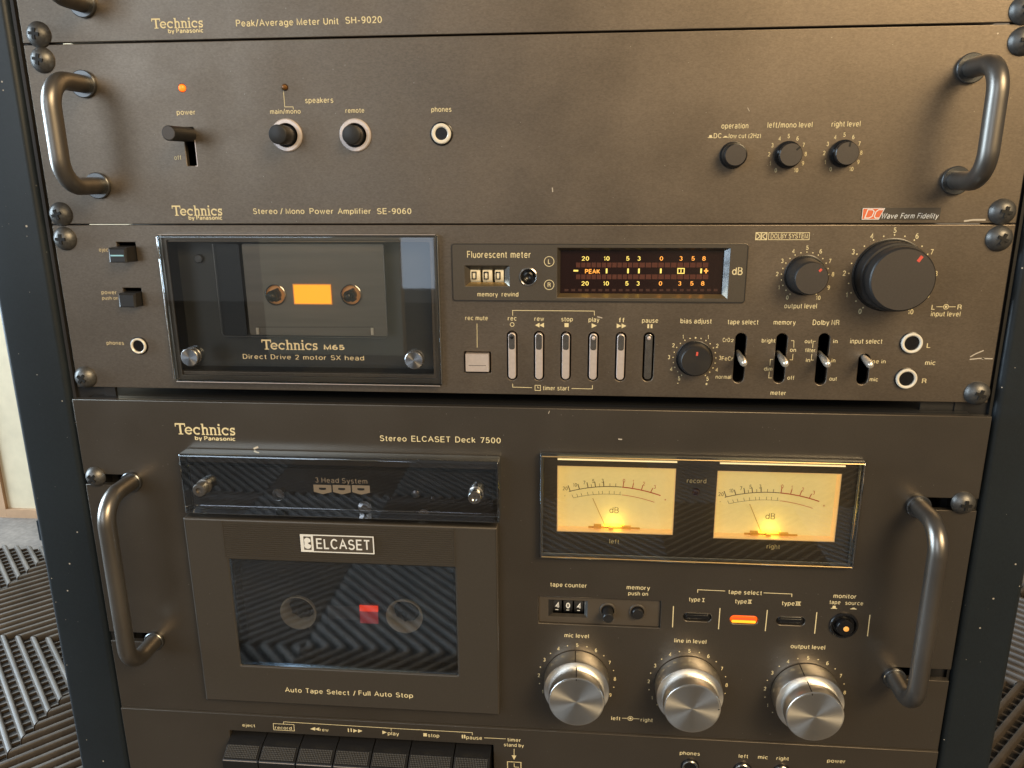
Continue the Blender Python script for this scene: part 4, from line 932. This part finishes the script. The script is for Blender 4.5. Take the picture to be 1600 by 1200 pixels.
b = MB(); b.box(rb[0]-.5, rb[0]-.1, -12.95, -12.55, rb[1]-1, rb[3]+.5); b.box(rb[2]+.1, rb[2]+.5, -12.95, -12.55, rb[1]-1, rb[3]+.5); b.build('strip_edge', 'bezel', door)
b = MB(); b.box(dwr[0]+.05, dwr[2]-.05, -12.0, -11.2, dwr[1]+.05, dwr[3]-.05); gl = b.build('door_glass', 'smoke_glass', door)
fl_ = [dwr[0], dwr[1], dwr[2], dwr[3]]
b = MB(); b.strip([(fl_[0], fl_[3]+.3), (fl_[0]-.3, fl_[1]-.3), (fl_[2]+.3, fl_[1]-.3), (fl_[2]+.3, fl_[3]+.3)], .3, -12.6); b.build('glass_edge', 'silver_dark', door)
b = MB(); b.box(dwr[0]-.8, dwr[2]+.8, 8, 8.4, dwr[1]-.8, dwr[3]+.8); wl = b.build('tape_well', 'well_dark', el)
b = MB()
for a in ((dwr[0]-1, dwr[0]-.6, -6.3, 8, dwr[1]-1, dwr[3]+1), (dwr[2]+.6, dwr[2]+1, -6.3, 8, dwr[1]-1, dwr[3]+1), (dwr[0]-.6, dwr[2]+.6, -6.3, 8, dwr[1]-1, dwr[1]-.6), (dwr[0]-.6, dwr[2]+.6, -6.3, 8, dwr[3]+.6, dwr[3]+1)): b.box(*a)
b.build('well_wall', 'black', wl)
# large tape cassette inside, with its hubs
eL, eR = P(467, 956, -4), P(632.5, 961.5, -4)
plate('tape_cassette', [rrect(dwr[0]+2, dwr[1]+2, dwr[2]-2, dwr[3]-1, 2, 4), circ(*eL, 10.7, 48), circ(*eR, 10.7, 48)], -4, 9, .3, 'well_dark', wl)
tcs = bpy.data.objects['tape_cassette']
for hx, hz in (eL, eR):
    b = MB(); b.lathe(hx, hz, -5, [(10.7, -.6), (10.7, .5), (10.3, .8), (9.9, .5), (7.7, -4.6), (7.6, -7.6)], 56); b.f = b.f[:-1]; o = b.build('reel_hub', 'hub_clear', tcs, True)
    b = MB(); b.lathe(hx, hz, 2, [(6.6, -3), (6.6, .9), (6.1, 1.5), (3.0, 2.0), (2.6, 5.0), (1.8, 5.8), (.01, 6.0)], 36)
    for k in range(8):
        a = math.radians(45*k+10); b.lathe(hx+6.6*math.sin(a), hz+6.6*math.cos(a), 2, [(1.1, -3), (1.1, .5), (.8, 1.0), (.01, 1.1)], 10)
    b.build('spindle', 'black_gloss', o, True)
    for da in (-32, 28):
        xx, zz = arc_pos(hx, hz, 11.3, 180+da); b = MB(); b.lathe(xx, zz, -4, [(1.2, 0), (1.2, .6), (.8, 1.0), (.01, 1.1)], 14); b.build('rivet', 'chrome', tcs, True)
a = PR(562, 946.5, 590.5, 955, -4.5); b = MB(); b.box(a[0], a[2], -4.9, -4.05, a[1], a[3]); b.build('red_marker', 'red_lit', tcs)
a2 = PR(562.5, 955.5, 590.5, 974, -4.5); b = MB(); b.box(a2[0], a2[2], -4.6, -4.05, a2[1], a2[3]); b.build('red_leader', 'red_film', tcs)
a3 = PR(512, 947.5, 561, 968, -4.5); b = MB(); b.box(a3[0], a3[2], -4.3, -4.05, a3[1], a3[3]); b.build('tape_window', 'film_grey', tcs)
# badge and line of print on the door
ba = PR(470.5, 836, 584.5, 863, -13.4); b = MB(); b.box(ba[0], ba[2], -13.9, -12.4, ba[1], ba[3]); bg_ = b.build('badge', 'badge_dark', door)
b = MB(); t_ = .45; b.strip([(ba[0]+t_/2, ba[1]+t_/2), (ba[2]-t_/2, ba[1]+t_/2), (ba[2]-t_/2, ba[3]-t_/2), (ba[0]+t_/2, ba[3]-t_/2)], t_+.2, -14.0, True)
bw = (ba[2]-ba[0])*.175; b.poly([(ba[0]+.5, ba[1]+.5), (ba[0]+bw, ba[1]+.5), (ba[0]+bw, ba[3]-.5), (ba[0]+.5, ba[3]-.5)], -13.97); b.build('badge_frame', 'print_white', bg_)
b = MB(); xm = ba[0]+bw*.54; zm3 = (ba[1]+ba[3])/2
b.poly([(xm-2.1, ba[1]+1.2), (xm+2.1, ba[1]+1.2), (xm+2.1, ba[3]-1.2), (xm-2.1, ba[3]-1.2)], -14.03); b.build('emblem_ground', 'badge_dark', bg_)
b = MB(); b.poly(circ(xm, zm3+1.55, 1.85, 20), -14.09); b.poly(circ(xm, zm3-1.45, 1.95, 20), -14.12); b.poly(circ(xm-.9, zm3+.05, .9, 12), -14.15); b.build('emblem', 'print_white', bg_)
b = MB(); b.poly([(xm+.5, zm3-.35), (xm+2.15, zm3-1.0), (xm+2.15, zm3+1.0), (xm+.5, zm3+.4)], -14.19); b.build('emblem_notch', 'badge_dark', bg_)
text("ELCASET", ba[0]+bw+1.6, ba[2]-2.4, (ba[1]+ba[3])/2-2.75, bg_, -13.9, 5.5, 'print_white', .012, 1.0, cx=1, lift=.12)
text("Auto Tape Select /", 446, 556, 1083.5, door, -12.5, 2.9, bold=.008, word=1.4); text("Full Auto Stop", 560.5, 645.5, 1088, door, -12.5, 2.9, bold=.008, word=1.4)
# ---- meters
mc = PR(843, 715.5, 1345, 880.5, -10.5)
b = MB(); pl_o = rrect(mc[0]+.6, mc[1]+.6, mc[2]-.6, mc[3]-.6)
plate('meter_backing', [pl_o, rrect(*mL), rrect(*mR), circ(*P(1087.5, 768.5, -7.3), 2.2, 24)], -7.4, .8, .1, 'badge_dark', el)
mbk = bpy.data.objects['meter_backing']
vs, fs = curve_mesh([rrect(*mc, .6, 3)], -11.5, 4.9, 1.3, 3); ymax = max(v[1] for v in vs); fs = [f for f in fs if not all(abs(vs[i][1]-ymax) < 1e-4 for i in f)]
mcv = link('meter_cover', [W(*v) for v in vs], fs, 'clear_glass', el, True)
plate('cover_rim', [rrect(mc[0]+.3, mc[1]+.3, mc[2]-.3, mc[3]-.3, .5, 3), rrect(mc[0]+1.8, mc[1]+2.2, mc[2]-2.6, mc[3]-2.4)], -8.6, .9, .3, 'edge_acrylic', mcv)
for zz, yy_, r in ((mc[3]-1.0, -11.3, .42), (mc[1]+1.2, -11.3, .42), (mc[1]+.3, -9.4, .3)): tube('edge_highlight', [(mc[0]+1.2, yy_, zz), (mc[2]-1.2, yy_, zz)], r, 'brass', mcv, 8)  # brass and chrome tubes imitate glints on the meter cover's clear edges
for xx, yy_, r in ((mc[2]-1.1, -11.3, .5), (mc[2]-2.4, -11.0, .35), (mc[0]+1, -11.3, .4)): tube('edge_highlight', [(xx, yy_, mc[1]+1.2), (xx, yy_, mc[3]-1.2)], r, 'chrome', mcv, 8)
for r_ in (mL, mR):  # glowing strips put in for the meters' reflection in the cover bevel
    tube('edge_reflection', [(r_[0]+.2, -11.0, mc[3]-2.3), (r_[2]-.2, -11.0, mc[3]-2.3)], .6, 'reflected_glow', mcv, 8)
YD = 3.0
def meter(r, dx, dzz, strip_top, lbl):
    w_ = MB()
    x0, z0, x1, z1 = r; e = .9
    hsg = bpy.data.objects.new('level_meter', None); COL.objects.link(hsg); hsg.parent = el; LOC[hsg.name] = W((x0+x1)/2, YE, z0); hsg.location = LOC[hsg.name]-LOC[el.name]; hsg['label'] = lbl
    b = MB(); b.add([(x0-1, YD, z0-3), (x1+1, YD, z0-3), (x1+1, YD, z1+3), (x0-1, YD, z1+3)], [(0, 1, 2, 3)]); b.build('dial_face', 'dial_face', hsg)
    b = MB()
    b.add([(x0-.9, -6.6, z0-.05), (x1+.9, -6.6, z0-.05), (x1+.9, YD, z0-1.5), (x0-.9, YD, z0-1.5)], [(0, 1, 2, 3)])
    b.add([(x0-.9, -6.6, z1+.9), (x1+.9, -6.6, z1+.9), (x1+.9, YD, z1+2.2), (x0-.9, YD, z1+2.2)], [(3, 2, 1, 0)])
    b.add([(x0-.1, -6.6, z0), (x0-.1, -6.6, z1+.9), (x0-.9, YD, z1+2.2), (x0-.9, YD, z0-1.5)], [(0, 1, 2, 3)])
    b.add([(x1+.1, -6.6, z0), (x1+.1, -6.6, z1+.9), (x1+.9, YD, z1+2.2), (x1+.9, YD, z0-1.5)], [(3, 2, 1, 0)])
    b.build('housing_wall', 'dial_edge', hsg)
    b = MB(); b.strip([(x0+.25, z0+.25), (x1-.25, z0+.25), (x1-.25, z1-.25), (x0+.25, z1-.25)], .5, -7.0, True); b.build('window_rim', 'dial_edge', hsg)
    q = lambda px, py: (P(px, py, YD)[0]+dx, P(px, py, YD)[1]+dzz)
    def curve(p0, p1, p2, n=16):      # quadratic through three pixels
        out = []
        for k in range(n+1):
            t = k/n; L0 = (t-.5)*(t-1)*2; L1 = -4*t*(t-1); L2_ = 2*t*(t-.5)
            out.append(q(p0[0]*L0+p1[0]*L1+p2[0]*L2_, p0[1]*L0+p1[1]*L1+p2[1]*L2_))
        return out
    bk, rd = MB(), MB(); f1 = lambda x: 760.0+.00212*(x-953)**2+.012*(x-953); 
    def seg(m, fn, xa, xb, w, lf): m.strip([q(xa+(xb-xa)*k/14, fn(xa+(xb-xa)*k/14)) for k in range(15)], w, YD-lf)
    f2 = lambda x: 771.8+.0023*(x-950)**2+.012*(x-950)
    seg(bk, f1, 889, 971.5, .38, .15); seg(rd, f1, 972, 1032, .55, .15); seg(bk, f2, 896, 971, .18, .15); seg(rd, f2, 972, 1022.5, .28, .15)
    for x, ln, r_ in ((891, 9, 0), (905.5, 8, 0), (919, 8.5, 0), (930.5, 8, 0), (943.5, 8, 0), (973.5, 9, 1), (988, 8, 1), (1002, 8, 1), (1016.5, 7, 1)):
        sl = (x-953)*.055; (rd if r_ else bk).strip([q(x, f1(x)), q(x+sl, f1(x)-ln)], .42, YD-.18)
    for x in (924.5, 937, 953, 962): bk.strip([q(x, f1(x)), q(x+(x-953)*.03, f1(x)-5)], .22, YD-.18)
    for x in (896, 903, 909.5, 919, 927, 936, 941.5, 952, 959.5, 968.5): bk.strip([q(x, f2(x)), q(x+(x-953)*.04, f2(x)-5)], .2, YD-.2)
    for s, px, py, r_ in (("20", 883, 763, 0), ("10", 898.5, 757.5, 0), ("7", 913, 754, 0), ("5", 927, 751.5, 0), ("3", 941.5, 751, 0), ("0", 975, 751, 1), ("1", 989.5, 752.3, 1), ("2", 1006, 755.5, 1), ("3", 1023, 760.5, 1), ("+", 1039.5, 780, 1), ("-", 882.5, 774, 0)):
        x, z = q(px, py); num(rd if r_ else bk, s, x, z, YD, 2.0, .12, 1.0, -.004)
    x, z = q(959.5, 797); num(bk, "dB", x, z, YD, 3.2, .12, 1.1, -.012)
    bk.build('scale_print', 'print_dark', hsg); rd.build('scale_print', 'print_red', hsg)
    bx3, bz3 = q(950, 826); tx3, tz3 = q(926, 776); tube('needle', [(bx3, YD-2.5, bz3-1), (tx3, YD-2.2, tz3)], .22, 'dial_needle', hsg, 6)
    xm = (x0+x1)/2
    b = MB(); cylx(b, xm-14, xm+14, -.6, z0+.1, .55, 12); b.box(xm-11, xm-7, -2.4, -.2, z0-.02, z0+1.9); b.box(xm+4, xm+9, -2.2, -.2, z0-.02, z0+1.5); b.box(xm-3, xm-.5, -3.2, -1, z0-.02, z0+1.3); b.build('movement', 'dial_works', hsg)
    b = MB(); cylx(b, xm-5.5, xm+5.5, 1.3, z0+.2, 1.15, 14); b.build('lamp_bulb', 'bulb', hsg)
    l = bpy.data.lights.new('dial_lamp', 'POINT'); l.energy = .0042; l.color = (1.0, .72, .10); l.shadow_soft_size = .005
    lo_ = bpy.data.objects.new('dial_lamp', l); COL.objects.link(lo_); lo_.parent = hsg; lo_.location = W(xm, -0.4, z0+2.6)-LOC[hsg.name]

cL = ((mL[0]+mL[2])/2, (mL[1]+mL[3])/2); cR = ((mR[0]+mR[2])/2, (mR[1]+mR[3])/2)
meter(mL, 0, 0, 0, 'left lit level meter'); meter(mR, cR[0]-cL[0], cR[1]-cL[1], 0, 'right lit level meter')
text("record", 1073, 1103.5, 754.5, mbk, -7.4, 2.4); text("left", 952, 967, 849, mbk, -7.4, 2.4); text("right", 1197.5, 1218, 857, mbk, -7.4, 2.4)
o = lamp(el, 1087.5, 768.5, 2.1, 'led_red_off', 1.2, -7.0); o['label'] = 'unlit dark red record lamp'
# ---- tape counter block
b = MB(); ci = PR(857, 938, 918, 964, -5.0); ci2 = PR(864, 939, 913, 959, -3.0)
plate('counter_panel', [rrect(tc[0]+.1, tc[1]+.1, tc[2]-.1, tc[3]-.1, .4, 2), rrect(*ci)], -5.0, 1.2, .1, 'badge_dark', el)
cpn = bpy.data.objects['counter_panel']
b = MB(); b.strip(rrect(tc[0]-.15, tc[1]-.15, tc[2]+.15, tc[3]+.15, .5, 2)[:6], .3, YE-.04); b.build('recess_edge', 'silver_dark', cpn)
funnel(cpn, ci, ci2, -5.0, -2.6, ('door', 'edge_acrylic', 'black_satin', 'black_satin'))
zc = (ci2[1]+ci2[3])/2
for (xa_, xb_), s in zip(((863, 878), (880, 895), (896.5, 912)), '404'):
    x0 = P(xa_, 948, -2)[0]; x1 = P(xb_, 948, -2)[0]; b = MB(); cylx(b, x0+.2, x1-.2, 4.5, zc, 6.6); dr = b.build('counter_drum', 'black_satin', cpn, True)
    b = MB(); num(b, s, (x0+x1)/2, zc+.7, -2.12, 3.1, .08, 1.1, .03); b.strip([((x0+x1)/2-.9, zc-2.3), ((x0+x1)/2+.7, zc-2.3)], .45, -2.0); b.build('digit', 'print_white', dr)
b = MB(); b.box(ci2[0]-1, ci2[2]+1, 8, 8.3, ci2[1]-1, ci2[3]+1); b.build('counter_back', 'black', cpn)
for px, py, h, rb_ in ((949.5, 953, 8.6, 2.9), (996, 955, 3.2, 3.2)):
    cx, cz = P(px, py, -5); b = MB(); b.lathe(cx, cz, -5, [(4.6, -.1), (4.6, .5), (4.2, .9), (3.6, .9), (3.5, .1), (3.5, -.2)], 40); o = b.build('push_button', 'badge_dark', el, True)
    b = MB(); b.lathe(cx, cz-.3, -5, [(3.45, .12), (.01, .13)], 30); b.build('button_well', 'black', o)
    b = MB(); b.lathe(cx, cz-.3, -5, [(rb_, .1), (rb_, h-.5), (rb_-.4, h), (.01, h+.02)], 36); b.build('button_cap', 'black_satin', o, True)
TE = lambda s, a, b_, y_, c=2.45, **k: text(s, a, b_, y_, el, YE, c, **k)
TE("tape counter", 860, 916.5, 917); TE("memory", 979, 1015.5, 921); TE("push on", 981.5, 1012.5, 930, 2.2)
TE("tape select", 1138, 1190, 928.5); TE("type", 1076.5, 1094, 939.5); TE("type", 1148.5, 1167, 942.5); TE("type", 1221.5, 1241.5, 945.5)
b = MB()
for px, py, n in ((1099, 937.5, 1), (1171.5, 940, 2), (1247, 943, 3)):
    x, z = P(px, py, YE); w = .30+.38*n
    for s_ in (-1, 1): b.strip([(x-w, z+s_*1.0), (x+w, z+s_*1.0)], .38, YE-.07)
    for k in range(n): xx = x+(k-(n-1)/2)*.78; b.strip([(xx, z-1), (xx, z+1)], .42, YE-.09)
b.build('roman_numerals', 'print', el)
lines([[(1090, 926), (1090.2, 921.3), (1133, 923.3)], [(1193, 926.2), (1237.3, 928), (1237, 932.5)]], el, YE, .36)
lines([[(1052.3, 947), (1050.8, 980)], [(1125, 950), (1122.6, 983)], [(1199, 953), (1195.6, 986)], [(1276.3, 956.5), (1272.8, 990)], [(1359.3, 960.5), (1355.3, 994)]], el, YE, .5)
for i, (cx, cz) in enumerate(caps_):
    lit = i == 1
    b = MB(); b.box(cx-9, cx+9, -2.6, -2.4, cz-4, cz+4); bk_ = b.build('lamp_back', 'black_gloss', el)
    o_ = rrect(cx-7.4, cz-2.4, cx+7.4, cz+2.4, 2.3, 6); i_ = rrect(cx-6.3, cz-1.2, cx+6.3, cz+1.2, 1.1, 6)
    plate('indicator_lens', [o_], -5.9, 3, .8, 'orange_lit' if lit else 'black_gloss', el, 'lit orange lamp lens' if lit else None)
    ln = bpy.data.objects['indicator_lens' if i == 0 else 'indicator_lens.%03d' % i]
    if lit:
        plate('lens_glow', [rrect(cx-6.6, cz-2.1, cx+6.6, cz-.6, .7, 4)], -6.15, .5, .1, 'orange_lit_low', ln)
        b = MB(); b.strip([(cx-5.8, cz+.4), (cx+5.8, cz+.4)], .5, -5.97); b.build('lens_bar', 'red_mark', ln)
    else: plate('lens_ridge', [i_], -6.3, .8, .35, 'black_gloss', ln)
TE("monitor", 1302, 1337.5, 934.5); TE("tape", 1296, 1313, 943.5, 2.2); TE("source", 1320.5, 1348.5, 945, 2.2)
mb = MB(); btn_icon(mb, 1303, 951, YE, True, 1.35); btn_icon(mb, 1333.3, 952, YE, False, 1.35); mb.build('button_symbol', 'print', el)
cx, cz = P(1318, 976.5, YE); b = MB(); b.lathe(cx, cz, YE, [(7.6, 0), (7.6, .8), (7.2, 1.3), (6.4, 1.3), (6.0, .5), (5.6, 0), (5.6, -.2)], 56); o = b.build('monitor_button', 'black_gloss', el, True)
b = MB(); b.lathe(cx, cz, YE, [(5.6, -.1), (4.6, -.1), (4.6, 3.0), (4.3, 3.5), (3.9, 3.6), (.01, 3.62)], 48); c_ = b.build('button_cap', 'black_gloss', o, True)
b = MB(); b.lathe(cx+.3, cz-.2, YE, [(1.5, 3.6), (1.4, 3.9), (.8, 4.1), (.01, 4.15)], 24); b.build('button_lamp', 'orange_mark', c_, True)
# ---- three brushed aluminium knobs
KN = [(901, 1060, -3), (1074, 1069.5, 85), (1257, 1081, -14)]
for i, (px, py, ang) in enumerate(KN):
    cx, cz = P(px, py, YE)
    b = MB(); b.lathe(cx, cz, YE, [(18.4, .6), (18.4, 10.6), (18.1, 11.2), (15.6, 11.4)], 96); o = b.build('outer_knob', 'alu', el, True)
    b = MB(); b.lathe(cx, cz, YE, [(15.3, 11.3), (15.3, 20.4), (15.0, 20.9), (14.6, 21.0)], 96); k = b.build('inner_knob', 'alu', o, True)
    b = MB(); b.lathe(cx, cz, YE, [(14.65, 20.95), (14.5, 21.02), (.01, 21.03)], 96); b.build('knob_face', 'alu_face', o)
    b = MB(); x, z = arc_pos(cx, cz, 18.35, ang); t = Vector((math.cos(math.radians(ang)), -math.sin(math.radians(ang)))) * .28
    b.add([(x-t.x, YE-.8, z-t.y+.12), (x+t.x, YE-.8, z+t.y+.12), (x+t.x, YE-10.9, z+t.y+.12), (x-t.x, YE-10.9, z-t.y+.12)], [(0, 1, 2, 3)])
    a2_ = ang+(2 if i == 0 else 3); x, z = arc_pos(cx, cz, 15.42, a2_)
    b.add([(x-t.x, YE-11.6, z-t.y), (x+t.x, YE-11.6, z+t.y), (x+t.x, YE-20.4, z+t.y), (x-t.x, YE-20.4, z-t.y)], [(0, 1, 2, 3)])
    b.build('pointer_line', 'black', o)
    b = MB(); a1 = arc_pos(cx, cz, 13.6, a2_); a0_ = arc_pos(cx, cz, 14.6, a2_); b.strip([a1, a0_], .5, YE-21.1); b.build('pointer_tip', 'black', o)
    b = MB()
    for j in range(11):
        s = str(j)
        if j in (0, 10): continue
        num(b, s, *arc_pos(cx, cz, 21.8, -146+29.2*j), YE, 2.1, wide=1.0)
    for j in range(10): b.poly(circ(*arc_pos(cx, cz, 21.8, -146+14.6+29.2*j), .36, 8), YE-.07)
    b.build('dial_scale', 'print', el)
TE("mic level", 882, 920, 996); TE("line in level", 1053.5, 1103.5, 1004.5); TE("output level", 1235, 1289, 1013.5)
b = MB(); x1, z1 = P(985, 1122.5, YE); b.strip([P(972, 1122, YE), (x1-1.5, z1)], .3, YE-.07); b.strip([(x1+1.5, z1), P(999, 1123.2, YE)], .3, YE-.07); ring(b, x1, z1, 1.4, .35, YE); b.poly(circ(x1, z1, .7, 10), YE-.07); b.build('balance_symbol', 'print', el)
TE("left", 955, 969, 1125, 2.4); TE("right", 1001, 1019.5, 1127.5, 2.4)
# ---- piano keys and print below the ledge
TL_ = lambda s, a, b_, y_, c=2.35, **k: text(s, a, b_, y_, el, YL, c, **k)
kd = [360, 415, 472, 528.5, 585, 642, 711, 768]
kn = [P(x, 1147+(x-360)*.045, YL)[0] for x in kd]
b = MB(); b.box(kx0-.5, kx1+.5, 8, 8.4, kz-34, kz+.5); b.build('key_slot', 'black', el)
for i in range(7):
    x0, x1 = kn[i]+.35, kn[i+1]-.35
    prof = [(6, kz-1.0), (YL-5.6, kz-4.6), (YL-5.7, kz-5.0), (YL-13.2, kz-9.4), (YL-13.8, kz-10.2), (YL-13.4, kz-26), (6, kz-26)]
    vs = [(x, y, z) for x in (x0, x1) for y, z in prof]; n = len(prof)
    m_ = MB(); m_.add(vs, [tuple(range(n))[::-1], tuple(range(n, 2*n))]+[(j, (j+1) % n, n+(j+1) % n, n+j) for j in range(n)])
    key = m_.build('piano_key', 'key_black', el)
    g = MB(); c0 = Vector((YL-6.3, kz-4.95)); c1 = Vector((YL-12.9, kz-8.8)); d = c1-c0; nn = Vector((d.y, -d.x)).normalized()
    if nn.x > 0: nn = -nn
    nx = max(6, int((x1-x0-2.2)/.95)); ny = 7
    for ix in range(nx):
        for iy in range(ny):
            xa = x0+1.1+(x1-x0-2.2)*ix/nx; xb = xa+(x1-x0-2.2)/nx*.72; pa = c0+d*(iy/ny); pb = c0+d*((iy+.72)/ny); up = nn*.42
            g.add([(xa, pa.x, pa.y), (xb, pa.x, pa.y), (xb, pb.x, pb.y), (xa, pb.x, pb.y), (xa+.1, pa.x+up.x, pa.y+up.y), (xb-.1, pa.x+up.x, pa.y+up.y), (xb-.1, pb.x+up.x, pb.y+up.y), (xa+.1, pb.x+up.x, pb.y+up.y)],
                  [(4,7,6,5),(0,4,5,1),(1,5,6,2),(2,6,7,3),(3,7,4,0)])
    o = g.build('key_grip', 'key_grip', key)
    b = MB(); b.strip([(x0+.5, kz-9.75), (x1-.5, kz-9.75)], .42, YL-13.75); b.build('key_edge', 'silver', key)
    tube('key_edge', [(x0+.6, YL-6.4, kz-5.0), (x0+.6, YL-13.2, kz-9.1)], .16, 'silver_dark', key, 6)
TL_("eject", 379, 398.5, 1135.5, 2.1); TL_("record", 430, 456, 1139.2, 2.0); TL_("rew", 500, 513.5, 1142.5, 2.1); TL_("play", 606, 623.5, 1148.5); TL_("stop", 669, 686.5, 1151.5)
TL_("pause", 728.5, 753.5, 1155); TL_("timer", 793, 813.5, 1158.5); TL_("stand by", 787.5, 818.5, 1166.5, 2.2)
b = MB(); xa, za, xb, zb = PR(427.5, 1131.3, 459.5, 1141, YL); b.strip([(xa, za), (xb, za), (xb, zb), (xa, zb)], .34, YL-.07, True)
tri(b, 488.5, 1138.7, 8, 5.5, YL, -1); tri(b, 495.5, 1139, 7, 5.5, YL, -1, .09); tri(b, 555.5, 1141.7, 7, 5.5, YL); tri(b, 563, 1142, 7, 5.5, YL, 1, .09)
for x in (543.5, 548): sq(b, x, 1138, x+1.7, 1143.5, YL)
tri(b, 601, 1144.2, 7, 5.5, YL); sq(b, 661.5, 1145.5, 667, 1150.5, YL); sq(b, 721.5, 1148, 723.8, 1153.5, YL); sq(b, 725, 1148, 727.2, 1153.5, YL)
b.build('transport_symbols', 'print', el)
lines([[(443, 1131), (443.3, 1127.7), (611, 1137.8), (738, 1144.6), (738, 1148.5)], [(611.3, 1138.2), (611.2, 1141.5)], [(756.5, 1152.7), (790, 1154.3)], [(803.3, 1170), (803.2, 1182)]], el, YL, .34)
b = MB(); a, c, d_ = P(799.5, 1180, YL), P(807, 1180.3, YL), P(803.2, 1187, YL); b.poly([a, d_, c], YL-.1); xa, za, xb, zb = PR(793, 1190.5, 814, 1206, YL); b.strip([(xa, za), (xb, za), (xb, zb), (xa, zb)], .5, YL-.07, True)
b.strip([((xa+xb)/2, zb-.9), ((xa+xb)/2, (za+zb)/2), (xb-1.2, (za+zb)/2)], .4, YL-.07); b.build('clock_symbol', 'print', el)
jack(el, 1078, 1197, YL, 5.2, 4.6, 3.4, 'silver_dark', 'black'); jack(el, 1160, 1203, YL, 5.4, 4.8, 3.4, 'chrome', 'black'); jack(el, 1221, 1206.5, YL, 5.4, 4.8, 3.4, 'chrome', 'black')
TL_("phones", 1062, 1093.5, 1179.5); TL_("left", 1154, 1168.5, 1184); TL_("mic", 1184, 1199.5, 1185.5); TL_("right", 1213, 1232, 1187.5); TL_("power", 1292, 1320.5, 1191.5)
